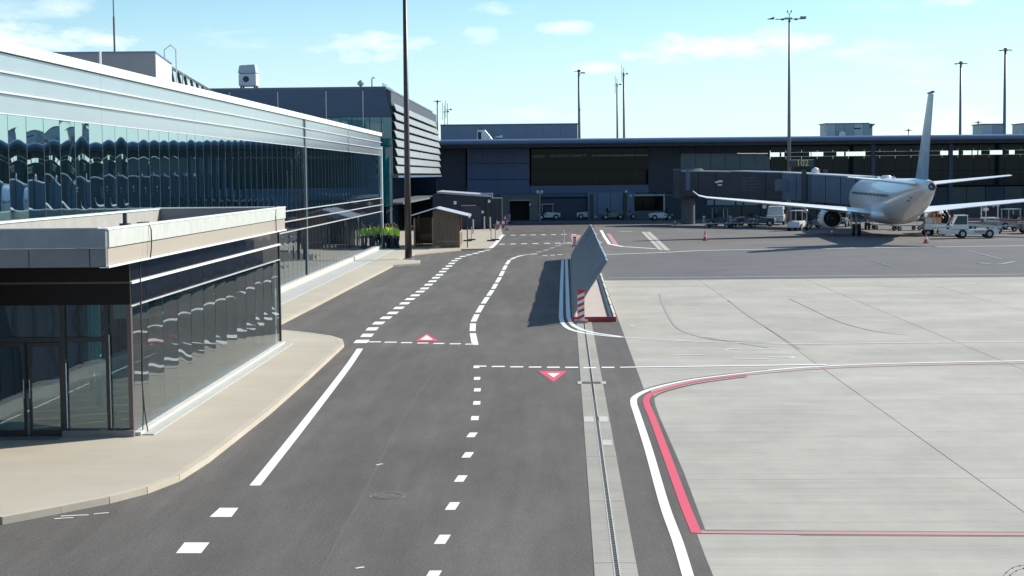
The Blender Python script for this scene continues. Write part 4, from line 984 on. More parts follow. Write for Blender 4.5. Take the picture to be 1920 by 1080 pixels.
# ------------------------------------------------------------------ timber shelter
def shelter():
    D = 121.0
    X = lambda u: PD(u, 460, D)[0]
    xa, xm, xb = X(776), X(812), X(862); o = RT*xa+HD*D
    t = thing('timber_shelter', 'open-fronted timber smoking shelter with pale sheet roof beside the kerb', 'shelter', (o.x, o.y, .12), YAW)
    W = xb-xa; M_ = xm-xa; dep = 6.0; He = 2.15; wood = mat('weathered_boards', (.15, .110, .082), .75, 0, .35, 5, stretch=(1, 1, .15)); wd2 = mat('timber_frame', (.26, .19, .13), .7, 0, .2, 5)
    n = 10; pw = (W-M_)/n
    for i in range(n):
        MB().box(M_+i*pw+.006, M_+(i+1)*pw-.006, 0, .03, .08, He+.1+ .02*(i % 2)).build('board', wood, t, local=True)
    n = 14; pw = dep*.92/n
    for i in range(n): MB().box(W-.03, W, .04+i*pw+.006, .04+(i+1)*pw-.006, .08, 1.15).build('board', wood, t, local=True)
    for i in range(16):
        pw = W/16; MB().box(i*pw+.006, (i+1)*pw-.006, dep-.03, dep, .08, He).build('board', wood, t, local=True)
    for x, y in ((.05, .05), (M_, .05), (W-.05, .09), (.05, dep-.1), (W-.05, dep-.1)): MB().box(x-.06, x+.06, y-.055, y+.055, 0, He+.15).build('post', wd2, t, local=True)
    MB().box(M_+.1, W-.1, -.02, -.002, .45, .53).build('rail', wd2, t, local=True); MB().box(W+.002, W+.03, .1, dep-.2, 1.12, 1.2).build('rail', mat('pale_rail_wood', (.45, .38, .28), .7), t, local=True)
    MB().box(0, W, 0, dep, .0, .06).build('floor', wd2, t, local=True)
    MB().box(.0, W, dep+.002, dep+.03, .08, He).build('rear_panel', DARKM, t, local=True); MB().box(-.03, 0, 0.3, dep, .08, He).build('side_panel', DARKM, t, local=True)
    # gable roof, ridge along depth
    rx = X(818)-xa; zt = 3.10-.12; roof = mat('sheet_roof', (.46, .50, .55), .4, .2, .06)
    er = X(879)-xa
    def slope(x0, z0, x1, z1, nm, n=6):
        for i in range(n):
            y0 = -.5+i*(dep+1)/n; y1 = -.5+(i+1)*(dep+1)/n-.015
            MB().hexa([(x0, y0, z0), (x1, y0, z1), (x1, y1, z1), (x0, y1, z0), (x0, y0, z0+.05), (x1, y0, z1+.05), (x1, y1, z1+.05), (x0, y1, z0+.05)]).build(nm, roof, t, local=True)
    slope(rx, zt, er, zt-.62, 'roof_sheet'); slope(X(766)-xa, zt-.62, rx, zt, 'roof_sheet')
    MB().hexa([(er, -.52, zt-.74), (er+.05, -.52, zt-.74), (er+.05, dep+.5, zt-.74), (er, dep+.5, zt-.74), (er, -.52, zt-.56), (er+.05, -.52, zt-.56), (er+.05, dep+.5, zt-.56), (er, dep+.5, zt-.56)]).build('gutter', STEEL, t, local=True)
    MB().add([(M_, .02, He+.12), (W, .02, He+.12), (W, .02, zt-.45), (rx, .02, zt-.03), (M_, .02, zt-.22)], [(0, 1, 2, 3, 4)]).build('gable', wood, t, local=True)
    MB().tube([(er-.1, 0, .0), (er-.1, 0, zt-.7)], .04, 8).build('downpipe', DARKM, t, local=True)
    # bench inside
    b = thing('bench', 'dim wooden bench inside the open side of the timber shelter', 'bench', tuple(o+RT*.9+HD*3.5+Vector((0, 0, .18))), YAW)
    MB().box(-.6, .6, -.2, .2, .42, .47).build('seat', wd2, b, local=True); MB().box(-.6, .6, .18, .22, .5, .9).build('backrest', wd2, b, local=True)
    for s in (-.5, .5): MB().box(s-.04, s+.04, -.18, .18, 0, .42).build('leg', DARKM, b, local=True)
shelter()

# ------------------------------------------------------------------ low service buildings beyond the shelter
def low_block():
    p = HD*163
    t = thing('service_annexe', 'low dark service building with thin pale roof edge beyond the shelter', 'building', (p.x, p.y, 0), YAW)
    D = 163
    def lb(nm, u0, v0, u1, v1, m, d=D, dep=.2):
        xa, za = PD(u0, v1, d); xb, zb = PD(u1, v0, d); return MB().box(xa, xb, d-D, d-D+dep, max(za, .02), zb).build(nm, m, t, local=True)
    lb('wall', 812, 364, 922, 435, mat('annexe_wall', (.040, .058, .10), .6), dep=12)
    xa, za = PD(819, 359, D-1); xb, zb = PD(920, 366, D-1)
    MB().hexa([(xa, -1, za-.2), (xb, -1, zb-.2), (xb, 12, zb-.2), (xa, 12, za-.2), (xa, -1, za), (xb, -1, zb), (xb, 12, zb), (xa, 12, za)]).build('roof_edge', mat('pale_roof_edge', (.40, .44, .52), .5), t, local=True)
    lb('door', 866, 386, 902, 428, mat('slate_door', (.045, .055, .09), .5), d=D-.3); lb('door_head', 864, 384, 893, 386.4, mat('pale_lintel', (.4, .4, .4)), d=D-.35)
    lb('pilaster', 912, 372, 918, 435, DARKM, d=D-.4); lb('pilaster', 930, 374, 935, 430, DARKM, d=D-.4)
    lb('side_wall', 923, 372, 941, 420, DKWALL, dep=8)
low_block()
def lampf(u, v, D, label, zt=None):
    x, z = PD(u, v, D); p = RT*x+HD*D
    t = thing('wall_lamp', label, 'lamp', (p.x, p.y, z), YAW, 'small white lamps along the terminal base')
    MB().box(-.12, .12, -.1, .1, 0, .28).build('housing', mat('lamp_white', (.7, .72, .72), .4), t, local=True, bevel=.03)
    MB().box(-.03, .03, .1, .5 , .1, .2).build('bracket', DARKM, t, local=True)
for u, v, D, l in ((917, 380, 162, 'small white wall lamp on the low service building pilaster'), (905, 400, 162, 'small white wall lamp right of the slate door'), (853, 383, 150, 'small white lamp above the shelter roof'), (994, 386, 191, 'white lamp at the right jamb of the dark doorway'), (1174, 361, 188, 'white lamp above the blue panels left of the ground floor window'), (1183, 369, 190, 'white lamp at the left edge of the ground floor window')):
    lampf(u, v, D, l)
x, z = PD(1012, 358, 186); p = RT*x+HD*186
t = thing('twin_lamp', 'twin-headed white lamp on a slim pole near the dark doorway', 'lamp', (p.x, p.y, 0), YAW)
MB().tube([(0, 0, 0), (0, 0, z-.25)], .06, 8).build('pole', STEEL, t, local=True)
for s in (-1, 1): MB().lathe([(.05, -.2), (.19, -.1), (.19, .1), (.05, .2)], (s*.22, 0, z-.1), 12).build('lamp_head', mat('lamp_white', (.7, .72, .72)), t, local=True)
MB().beam((-.3, 0, z-.28), (.3, 0, z-.28), .06).build('arm', STEEL, t, local=True)

# ------------------------------------------------------------------ people
SKIN = mat('skin', (.45, .27, .20), .6); HV = mat('hi_vis_yellow', (.50, .80, .03), .7, 0, .12, 8); HVO = mat('hi_vis_orange', (.85, .22, .03), .7); TRO = mat('work_trousers', (.03, .035, .05), .8); HAIR = mat('dark_hair', (.10, .065, .04), .8); REFL = mat('reflective_tape', (.72, .74, .70), .3, .3)
def skinmesh(name, verts, edges, radii, m, parent, root=0, sub=1):
    me = bpy.data.meshes.new(name); me.from_pydata(verts, edges, []); me.materials.append(m)
    o = bpy.data.objects.new(name, me); COL.objects.link(o); o.parent = parent
    md = o.modifiers.new('skin', 'SKIN'); md.use_smooth_shade = True
    if not me.skin_vertices:
        me.attributes  # layer is made by the modifier
    sv_ = me.skin_vertices[0].data if me.skin_vertices else None
    if sv_ is None: return o
    for i, r in enumerate(radii): sv_[i].radius = (r, r) if not isinstance(r, tuple) else r
    sv_[root].use_root = True
    s = o.modifiers.new('sub', 'SUBSURF'); s.levels = sub; s.render_levels = sub
    return o
def person(loc, rz, label, vest=HV, pose=0, scale=1.0, cap=None):
    t = thing('person', label, 'person', loc, rz, None); t.scale = (scale,)*3
    k = .06*pose
    def V(a): return [Vector(q) for q in a]
    arm = [(-.20, 0, 1.44), (-.27, .0-.02*pose, 1.14), (-.24, -.16-.1*pose, .93), (.20, 0, 1.44), (.27, .03, 1.14), (.25, -.08+.1*pose, .90)]
    body = [(0, 0, .95), (0, 0, 1.15), (0, -.0, 1.40), (0, 0, 1.52), (0, -.01, 1.60), (0, -.02, 1.70)] + arm + [(-.10, 0, .88), (-.11, -.03-k, .48), (-.12, .02, .08), (.10, 0, .88), (.11, -.02+k, .48), (.13, .03, .08), (-.12, -.10, .04), (.13, -.09, .04)]
    ed = [(0, 1), (1, 2), (2, 3), (3, 4), (4, 5), (2, 6), (6, 7), (7, 8), (2, 9), (9, 10), (10, 11), (0, 12), (12, 13), (13, 14), (0, 15), (15, 16), (16, 17), (14, 18), (17, 19)]
    rd = [(.14, .10), (.12, .09), (.12, .085), .055, .08, .085, .05, .045, .035, .06, .045, .035, .09, .06, .045, .09, .06, .045, .04, .04]
    skinmesh('body', body, ed, rd, SKIN, t)
    j = [(0, 0, .86), (0, 0, 1.15), (0, 0, 1.46), (-.19, 0, 1.45), (-.27, -.02*pose, 1.14), (-.245, -.13-.1*pose, .98), (.19, 0, 1.45), (.27, .03, 1.14), (.255, -.06+.1*pose, .96)]
    skinmesh('jacket', j, [(0, 1), (1, 2), (2, 3), (3, 4), (4, 5), (2, 6), (6, 7), (7, 8)], [(.19, .14), (.18, .135), (.185, .14), .095, .07, .055, .095, .07, .055], vest, t, root=1)
    tr = MB().tube([(0, 0, .76), (0, 0, .84), (0, 0, .98), (0, 0, 1.04)], [.13, .175, .17, .15], 14)
    tr.v = [(x, y*.78, z) for x, y, z in tr.v]
    for s, q in ((-1, -.03-k), (1, -.02+k)): tr.tube([(s*.085, 0, .90), (s*.10, q*.5, .68), (s*.11, q, .48), (s*.12, q*.3, .26), (s*.125, .02, .07)], [.10, .098, .08, .072, .07], 12)
    tr.build('trousers', TRO, t, local=True, smooth=True)
    for s, w in ((-1, (-.24, -.16-.1*pose, .93)), (1, (.25, -.08+.1*pose, .90))):
        h = MB().tube([(w[0], w[1], w[2]+.03), (w[0], w[1]-.01, w[2]-.05)], [.028, .038], 8)
        for f in range(4): h.tube([(w[0]-.026+.017*f, w[1]-.01, w[2]-.05), (w[0]-.028+.018*f, w[1]-.018, w[2]-.09), (w[0]-.026+.017*f, w[1]-.008, w[2]-.125-.008*(f in (1, 2)))], [.0095, .009, .007], 6)
        h.tube([(w[0]-s*.03, w[1]-.01, w[2]-.01), (w[0]-s*.055, w[1]-.02, w[2]-.05), (w[0]-s*.05, w[1]-.02, w[2]-.08)], [.012, .011, .008], 6)
        h.build('hand', SKIN, t, local=True, smooth=True)
    MB().tube([(0, -.098, 1.66), (0, -.122, 1.625), (0, -.10, 1.615)], [.010, .017, .012], 6).build('nose', SKIN, t, local=True, smooth=True)
    for s in (-1, 1):
        MB().lathe([(.004, -.006), (.012, 0), (.004, .006)], (s*.035, -.098, 1.665), 8, 'y').build('eye', BLACK, t, local=True)
        MB().lathe([(.008, -.01), (.026, 0), (.008, .01)], (s*.092, 0, 1.645), 8, 'x').build('ear', SKIN, t, local=True)
    MB().box(-.025, .025, -.106, -.09, 1.585, 1.593).build('mouth', mat('lips', (.30, .12, .10), .6), t, local=True)
    MB().lathe([(.205, 0), (.205, .05)], (0, 0, 1.02), 14).build('reflective_band', REFL, t, local=True) if False else None
    b = MB()
    for z in (1.0, 1.18):
        b.lathe([(.192, 0), (.192, .045)], (0, 0, 0), 16)
        n = 32; b.v[-n:] = [(x, y*.74, zz+z) for x, y, zz in b.v[-n:]]
    b.build('reflective_band', REFL, t, local=True)
    MB().lathe([(.10, 0), (.108, .05), (.095, .11), (.05, .15), (.01, .16)], (0, .005, 1.655), 12).build('hair' if cap is None else 'cap', HAIR if cap is None else cap, t, local=True, smooth=True)
    for s in (-1, 1): MB().box(s*.12-.05, s*.12+.05, -.20, .08, 0, .09).build('boot', BLACK, t, local=True, bevel=.02)
    return t
ppl = [(723, 469.5, .3, 'hi-vis yellow worker closest to the white end post of the glass wing', 0), (729, 468.5, 2.2, 'hi-vis yellow worker standing second from the white end post', 1), (735, 469.8, 1.2, 'middle one of the hi-vis yellow workers, facing the group', .5), (741, 468.2, 3.6, 'hi-vis yellow worker fourth from the white end post, seen from behind', 1), (746.5, 469, 4.4, 'hi-vis yellow worker at the right end of the group near the dark pole', .3), (727, 466.2, 5.2, 'hi-vis yellow worker half hidden behind the left ones of the group', .6), (738, 466, 2.9, 'hi-vis yellow worker half hidden behind the right ones of the group', .8)]
for u, v, rz, lb, po in ppl:
    q = G(u, v); pr = person((q.x, q.y, .12), rz, lb, pose=po, scale=random.uniform(.96, 1.04)); pr['group'] = 'workers in yellow hi-vis by the glass corner'

# ------------------------------------------------------------------ aircraft
def aircraft():
    wc = RT*33.2+HD*140.5; hd = YAW-R(4.3)
    t = thing('airliner', 'white twin-engine airliner parked at the boarding bridge, seen from behind', 'aircraft', (wc.x, wc.y, 0), hd)
    wh = mat('aircraft_white', (.82, .81, .79), .28, 0, .03, .5, spec=.6, coat=.3); grey = mat('aircraft_grey', (.33, .37, .42), .35, .1, .08, 1)
    # stations: y, z centre, half width, half height
    st = [(18.2, 2.75, .05, .05), (17.8, 2.8, .45, .4), (17.0, 2.88, .9, .85), (15.6, 2.98, 1.4, 1.4), (13.8, 3.06, 1.7, 1.75), (11.8, 3.1, 1.78, 1.86), (-6.5, 3.1, 1.78, 1.86), (-9, 3.25, 1.72, 1.72), (-11.5, 3.52, 1.52, 1.46), (-14, 3.82, 1.22, 1.17), (-16.5, 4.1, .86, .86), (-18.3, 4.28, .56, .60), (-19.6, 4.38, .36, .42)]
    n = 28; m = MB(); vs = []
    for y, z, w, h in st:
        for k in range(n): a = 2*math.pi*k/n; vs.append((w*math.cos(a), y, z+h*math.sin(a)))
    fs = [(i*n+k, i*n+(k+1) % n, (i+1)*n+(k+1) % n, (i+1)*n+k) for i in range(len(st)-1) for k in range(n)]
    m.add(vs, fs+[tuple(range(n)), tuple((len(st)-1)*n+k for k in range(n))])
    fu = m.build('fuselage', wh, t, local=True, smooth=True)
    MB().lathe([(.20, 0), (.22, .15)], (0, -19.75, 4.38), 14, 'y').build('exhaust', BLACK, fu, local=False) if False else None
    ex = MB().lathe([(.30, 0), (.24, -.14), (.20, -.12), (.18, .1)], (.05, -19.6, 4.38), 16, 'y').build('exhaust', mat('exhaust_dark', (.05, .06, .06), .5), t, local=True)
    # belly fairing
    m = MB(); vs = []; S = [(6.2, 1.9, .3, .1), (4.5, 1.75, 1.6, .55), (1, 1.7, 2.1, .75), (-3, 1.7, 2.1, .72), (-5.5, 1.85, 1.5, .5), (-7, 2.0, .3, .1)]
    for y, z, w, h in S:
        for k in range(20): a = 2*math.pi*k/20; vs.append((w*math.cos(a), y, z+h*math.sin(a)))
    m.add(vs, [(i*20+k, i*20+(k+1) % 20, (i+1)*20+(k+1) % 20, (i+1)*20+k) for i in range(5) for k in range(20)]).build('belly_fairing', wh, t, local=True, smooth=True)
    def foil(root, tip, nm, th=.12, mt=wh, vert=False, nseg=8, extra=None):
        """root/tip: (x,y_lead,z,chord)"""
        secs = [root, tip]+(extra or []); m = MB(); vs = []; K = 9
        prof = [(0, 0), (.05, .55), (.2, .95), (.4, 1), (.7, .6), (1, .04)]
        loop = [(c, h) for c, h in prof]+[(c, -h*.7) for c, h in reversed(prof[1:-1])]+[]
        loop = [(c, h) for c, h in prof]+[(1, -.04)]+[(c, -h*.7) for c, h in reversed(prof[1:-1])]
        q = len(loop)
        for (x, y, z, c, *r) in secs:
            tk = c*th/2
            for a, h in loop: vs.append((x+(h*tk if vert else 0), y-a*c, z+(0 if vert else h*tk)))
        N_ = len(secs)
        fs = [(i*q+k, i*q+(k+1) % q, (i+1)*q+(k+1) % q, (i+1)*q+k) for i in range(N_-1) for k in range(q)]+[tuple(range(q)), tuple((N_-1)*q+k for k in range(q))]
        return m.add(vs, fs).build(nm, mt, t, local=True)
    for s in (-1, 1):
        w = foil((s*1.2, 4.2, 1.85, 6.6), (s*6.3, .9, 2.45, 4.1), 'wing', .12, wh, extra=[(s*16.2, -4.6, 3.48, 1.7), (s*16.9, -5.2, 3.66, 1.35), (s*17.4, -5.9, 4.05, .8)])
        for x, y, z, L_ in ((3.9, -2.6, 1.98, 1.9), (7.6, -3.1, 2.25, 1.7), (11.2, -3.9, 2.65, 1.4)):
            MB().lathe([(.04, -L_/2), (.17, -L_/4), (.20, L_/5), (.04, L_/2)], (s*x, y, z), 10, 'y').build('flap_fairing', wh, t, local=True, smooth=True)
        foil((s*.5, -14.6, 4.55, 3.2), (s*6.1, -17.7, 5.15, 1.35), 'tailplane', .11, wh)
        # engine
        ex_, ey, ez = s*4.75, 3.6, 1.38
        e = MB().lathe([(.80, 1.55), (.95, 1.2), (1.0, .4), (.98, -.6), (.82, -1.7), (.74, -1.7), (.78, -.9)], (ex_, ey, ez), 28, 'y').build('engine', wh, t, local=True, smooth=True)
        MB().lathe([(.55, .3), (.55, -1.5), (.42, -2.2), (.36, -2.2), (.30, -1.8), (.12, -2.6), (.03, -2.9)], (ex_, ey, ez), 20, 'y').build('engine_core', mat('engine_core', (.04, .045, .05), .5, .3), t, local=True, smooth=True)
        MB().lathe([(.73, -1.5), (.73, -1.55)], (ex_, ey, ez), 24, 'y').build('nozzle_dark', BLACK, t, local=True)
        MB().lathe([(.79, -.8), (.79, -.85)], (ex_, ey, ez), 20, 'y').build('fan_disc', BLACK, t, local=True)
        MB().box(ex_-.09, ex_+.09, ey-1.8, ey+1.0, ez+.75, 2.28).build('pylon', grey, t, local=True)
        # main gear
        gx = s*3.1; gy = -1.6
        MB().tube([(gx, gy, 1.9), (gx, gy, .5)], .11, 8).tube([(gx-s*.9, gy, 1.7), (gx, gy, .8)], .05, 6).build('gear_leg', STEEL, t, local=True)
        for o in (-.25, .25):
            w_ = MB().lathe([(.35, -.12), (.52, -.10), (.52, .10), (.35, .12)], (gx+o, gy, .52), 18, 'x').build('main_wheel', BLACK, t, local=True)
            MB().lathe([(.26, -.13), (.26, .13)], (gx+o, gy, .52), 12, 'x').build('rim', STEEL, w_, local=True)
        MB().box(gx+s*.42, gx+s*.46, gy-.5, gy+.5, .75, 1.85).build('gear_door', wh, t, local=True)
    MB().tube([(0, 13.2, 1.4), (0, 13.2, .35)], .08, 8).build('nose_leg', STEEL, t, local=True)
    for o in (-.16, .16): MB().lathe([(.2, -.09), (.34, -.08), (.34, .08), (.2, .09)], (o, 13.2, .34), 14, 'x').build('nose_wheel', BLACK, t, local=True)
    fin = foil((0, -12.8, 4.9, 5.3), (0, -17.9, 11.42, 1.9), 'fin', .055, mat('fin_blue_grey', (.30, .40, .48), .35, 0, .35, 1.0), vert=True)
    MB().hexa([(-.12, -19.85, 11.42), (.12, -19.95, 11.42), (.09, -17.9, 11.42), (-.09, -17.9, 11.42), (-.08, -19.95, 11.55), (.08, -19.95, 11.55), (.05, -17.7, 11.52), (-.05, -17.7, 11.52)]).build('fin_cap', DARKM, t, local=True)
    # rudder hinge, with dark lettering blocks too small to read
    MB().hexa([(-.03, -17.95, 5.3), (.03, -17.95, 5.3), (.03, -16.9, 5.3), (-.03, -16.9, 5.3), (-.03, -19.98, 11.3), (.03, -19.98, 11.3), (.03, -19.3, 11.3), (-.03, -19.3, 11.3)]).build('rudder', mat('rudder_grey', (.34, .38, .41), .4), t, local=True)
    # passenger windows and doors on the near left side
    for i in range(28):
        MB().box(-1.775, -1.745, 11-i*.78-.10, 11-i*.78+.10, 3.46, 3.68).build('cabin_window', BLACK, t, local=True)
    MB().box(-.95, -.75, -14.9, -14.3, 3.2, 3.25).build('vent', BLACK, t, local=True); MB().box(-.9, -.7, -15.8, -15.4, 3.45, 3.5).build('vent', BLACK, t, local=True)
    MB().box(-.12, .12, 6.5, 8.0, 4.92, 5.12).build('antenna_fairing', wh, t, local=True, bevel=.05)
    MB().lathe([(.45, 0), (.45, .22), (.3, .3)], (0, 2.0, 4.9), 14).build('radome', wh, t, local=True, smooth=True)
    MB().box(-.01, .01, -2.2, -1.9, 4.9, 5.3).build('blade_antenna', DARKM, t, local=True)
aircraft()

# ------------------------------------------------------------------ boarding bridge
def bridge():
    P = [(RT*PD(1290, 340, 174)[0]+HD*174, 5.75, 3.15), (RT*PD(1386, 340, 170)[0]+HD*170, 5.62, 3.0), (RT*PD(1484, 340, 165)[0]+HD*165, 5.42, 2.85), (RT*PD(1622, 350, 158)[0]+HD*158, 4.95, 2.35)]
    o = P[0][0]
    t = thing('boarding_bridge', 'grey telescopic passenger boarding bridge leading from the terminal to the airliner', 'boarding bridge', (o.x, o.y, 0), YAW)
    dk = mat('bridge_dark', (.048, .055, .070), .45, .2, .2, .6); bl = mat('bridge_blue', (.11, .16, .22), .45, .2, .15, .8); br = mat('bridge_roof', (.46, .50, .53), .4, .2)
    def tun(a, b, m, w=2.6, nm='tunnel_section', n=3, ex=0):
        A, za, zb = a; B, zc, zd = b; d = (B-A); dn = d.normalized(); q = Vector((-dn.y, dn.x, 0))*w/2
        for i in range(n):
            f, g = i/n+.004, (i+1)/n-.004; p0 = A+d*f; p1 = A+d*g
            t0, t1 = za+(zc-za)*f+ex, za+(zc-za)*g+ex; b0, b1 = zb+(zd-zb)*f-ex, zb+(zd-zb)*g-ex
            Z = lambda p, z: (p.x, p.y, z)
            MB().hexa([Z(p0-q, b0), Z(p1-q, b1), Z(p1+q, b1), Z(p0+q, b0), Z(p0-q, t0), Z(p1-q, t1), Z(p1+q, t1), Z(p0+q, t0)]).build(nm, m, t)
        p0, p1 = A, B
        MB().hexa([Z(p0-q*1.04, za+ex+.003), Z(p1-q*1.04, zc+ex+.003), Z(p1+q*1.04, zc+ex+.003), Z(p0+q*1.04, za+ex+.003), Z(p0-q*1.04, za+ex+.11), Z(p1-q*1.04, zc+ex+.11), Z(p1+q*1.04, zc+ex+.11), Z(p0+q*1.04, za+ex+.11)]).build('roof_strip', br, t)
    tun(P[0], P[1], dk); tun(P[1], P[2], dk, 2.75, ex=.06); tun(P[2], P[3], bl, 3.0, n=5, ex=.05)
    # rotunda
    x, z = PD(1290, 340, 175); p = RT*x+HD*175
    MB().lathe([(1.75, 2.9), (1.75, 5.9), (1.5, 6.05)], (p.x, p.y, 0), 20).build('rotunda', dk, t, smooth=False)
    MB().lathe([(.75, 0), (.75, 2.9)], (p.x, p.y, 0), 16).build('rotunda_column', mat('column_grey', (.09, .10, .12), .6), t)
    q0 = WD(1286, 357, 172.4); q1 = WD(1302, 316, 172.4)
    MB().box(q0.x, q1.x, q0.y-.1, q0.y+.1, q0.z, q1.z).build('side_door', mat('door_slate', (.13, .16, .22), .5), t)
    # cab
    A = P[3][0]; dn = (P[3][0]-P[2][0]).normalized(); C_ = A+dn*1.3
    MB().lathe([(1.9, 2.2), (1.9, 4.95), (1.7, 5.05)], (C_.x, C_.y, 0), 18).build('cab', mat('cab_grey', (.20, .24, .30), .45, .2), t)
    # drive column
    for s in (-1, 1):
        c = P[2][0]+dn*3+Vector((-dn.y, dn.x, 0))*1.7*s
        MB().box(c.x-.22, c.x+.22, c.y-.22, c.y+.22, .9, 5.8).build('lift_column', dk, t)
        for w in (-.5, .5): MB().lathe([(.25, -.17), (.5, -.15), (.5, .15), (.25, .17)], (c.x+w, c.y, .5), 14, 'x').build('drive_wheel', BLACK, t)
    c = P[2][0]+dn*3; MB().box(c.x-2, c.x+2, c.y-.2, c.y+.2, .85, 1.1).build('axle_beam', dk, t)
    # service stair at the side
    s0 = WD(1470, 425, 160); 
    for i in range(9): MB().box(s0.x-1.2+i*.28, s0.x-.95+i*.28, s0.y-.4, s0.y+.4, .3+i*.28, .34+i*.28).build('stair_tread', STEEL, t)
    # advertisement panels on the near face
    def face(u0, v0, u1, v1, m, nm, D=166.6, dy=.05):
        a = WD(u0, v1, D); b = WD(u1, v0, D)
        f0, f1 = 0, 0
        return MB().hexa([(a.x, a.y, a.z), (b.x, b.y, a.z), (b.x, b.y+dy, a.z), (a.x, a.y+dy, a.z), (a.x, a.y, b.z), (b.x, b.y, b.z), (b.x, b.y+dy, b.z), (a.x, a.y+dy, b.z)]).build(nm, m, t)
    lg = mat('advert_white', (.85, .87, .87), .5)
    for q in ((1341, 340, 1347, 343), (1346, 338, 1355, 342), (1346, 345.5, 1354, 348)): face(*q, lg, 'advert_mark', 167.2)
    tx = mat('advert_grey', (.085, .09, .11), .6)
    for k, (a, b) in enumerate(((1391, 1417), (1390, 1425), (1389, 1432), (1391, 1426), (1392, 1412))):
        u = a
        while u < b:
            w = random.uniform(2.0, 5.5); face(u, 333+k*5.6, min(u+w, b), 335.6+k*5.6, tx, 'advert_line', 164.8); u += w+1.1
    face(1453, 336, 1476, 358, mat('panel_slate', (.12, .15, .19), .5), 'wall_hatch', 163.4)
bridge()
# stand number sign
x, z = PD(1505, 306, 166); p = RT*x+HD*166
t = thing('stand_sign', 'dark stand number sign reading 102 in yellow above the boarding bridge', 'sign', (p.x, p.y, 0), YAW)
w_, zb = PD(1480, 324, 166); w2, zt = PD(1526, 300, 166)
MB().box(w_-x, w2-x, .06, .16, zb+.6, zt).build('board', mat('sign_dark', (.035, .04, .04), .5), t, local=True)
MB().box(w_-x, w2-x, .0, .2, zt, zt+.06).build('hood', STEEL, t, local=True)
for s in (-.9, .9): MB().box(s-.05, s+.05, .17, .27, 0, zb+.7).build('post', DARKM, t, local=True)
text_mesh('102', .86, 'number', mat('sign_yellow', (.62, .56, .20), .5), t, Matrix.Translation((0, .04, z)) @ Matrix.Rotation(R(90), 4, 'X'))
def beacon_dome():
    x, z = PD(1529, 324, 163); p = RT*x+HD*163
    t = thing('warning_dome', 'white dome with a red side on top of the boarding bridge', 'dome', (p.x, p.y, z), YAW)
    MB().lathe([(.42, 0), (.42, .15), (.36, .35), (.2, .5), (.03, .56)], (0, 0, 0), 16).build('dome', CAP, t, local=True, smooth=True)
    MB().lathe([(.1, 0), (.1, .25)], (.35, -.15, .15), 10).build('red_lens', mat('sign_red', (.6, .03, .05)), t, local=True)
beacon_dome()

# ------------------------------------------------------------------ ground vehicles
VW = mat('vehicle_white', (.66, .68, .68), .35, 0, .08, 2, coat=.2); VG = mat('vehicle_grey', (.25, .27, .28), .5, .2); VGL = glass_mat('vehicle_glass', (.02, .025, .03), 1.5, .03); VR = mat('vehicle_red', (.30, .04, .04), .5); VO = mat('vehicle_orange', (.75, .20, .04), .5)
def wheel(par, x, y, r=.4, w=.24):
    o = MB().lathe([(r*.6, -w/2), (r, -w*.4), (r, w*.4), (r*.6, w/2)], (x, y, r), 18, 'y').build('wheel', BLACK, par, local=True)
    MB().lathe([(r*.5, -w/2-.01), (r*.5, w/2+.01)], (x, y, r), 12, 'y').build('rim', STEEL, o, local=True)
def belt_loader(u, v, rz, label):
    q = G(u, v); t = thing('belt_loader', label, 'belt loader', (q.x, q.y, .004), rz)
    MB().box(-2.6, 2.5, -.75, .75, .38, .78).build('chassis', VW, t, local=True, bevel=.05)
    MB().hexa([(-1.55, -.75, .8), (.05, -.75, .8), (.05, .75, .8), (-1.55, .75, .8), (-1.45, -.75, 1.25), (.35-.3, -.75, 1.25), (.05, .75, 1.25), (-1.45, .75, 1.25)]).build('cab_lower', VW, t, local=True, bevel=.04)
    MB().hexa([(-1.42, -.68, 1.25), (-.05, -.68, 1.25), (-.05, .68, 1.25), (-1.42, .68, 1.25), (-1.05, -.62, 1.98), (-.1, -.62, 1.98), (-.1, .62, 1.98), (-1.05, .62, 1.98)]).build('cab_window', VGL, t, local=True)
    for y in (-.69, .63):
        MB().beam((-1.45, y+.03, 1.24), (-1.06, y+.03, 2.0), .07).build('cab_pillar', VW, t, local=True)
        MB().beam((-.06, y+.03, 1.24), (-.08, y+.03, 2.0), .09).build('cab_pillar', VW, t, local=True)
    MB().box(-1.12, .0, -.68, .68, 1.99, 2.08).build('cab_roof', VW, t, local=True, bevel=.03)
    MB().beam((-2.5, .3, 1.7), (.2, .3, 1.35), .6, .15).build('upper_belt', VW, t, local=True) if False else None
    MB().beam((.15, -.25, 1.22), (3.2, -.25, .98), .7, .22).build('conveyor', mat('conveyor_pale', (.50, .53, .50), .5), t, local=True)
    MB().beam((.15, -.25, 1.35), (3.2, -.25, 1.11), .5, .03).build('belt', BLACK, t, local=True)
    MB().beam((-3.2, .3, 1.0), (.1, .3, 1.1), .5, .15).build('front_belt', mat('conveyor_pale', (.5, .53, .5)), t, local=True)
    MB().hexa([(2.4, -.75, .3), (3.0, -.75, .3), (3.0, .75, .3), (2.4, .75, .3), (2.4, -.75, .95), (2.75, -.75, .95), (2.75, .75, .95), (2.4, .75, .95)]).build('rear_fender', VW, t, local=True)
    for x in (-.55, 2.05): wheel(t, x, -.72, .40); wheel(t, x, .72, .40)
    MB().box(-2.68, -2.6, -.7, -.3, .45, .6).build('headlight', CAP, t, local=True)
    MB().box(.6, 1.6, -.765, -.752, .5, .68).build('side_mark', VG, t, local=True)
    return t
_bl = belt_loader(1812, 446.5, YAW-R(3), 'white belt loader truck with grey conveyor, in front of the right wing')
_bl.scale = (.84, .88, .92)
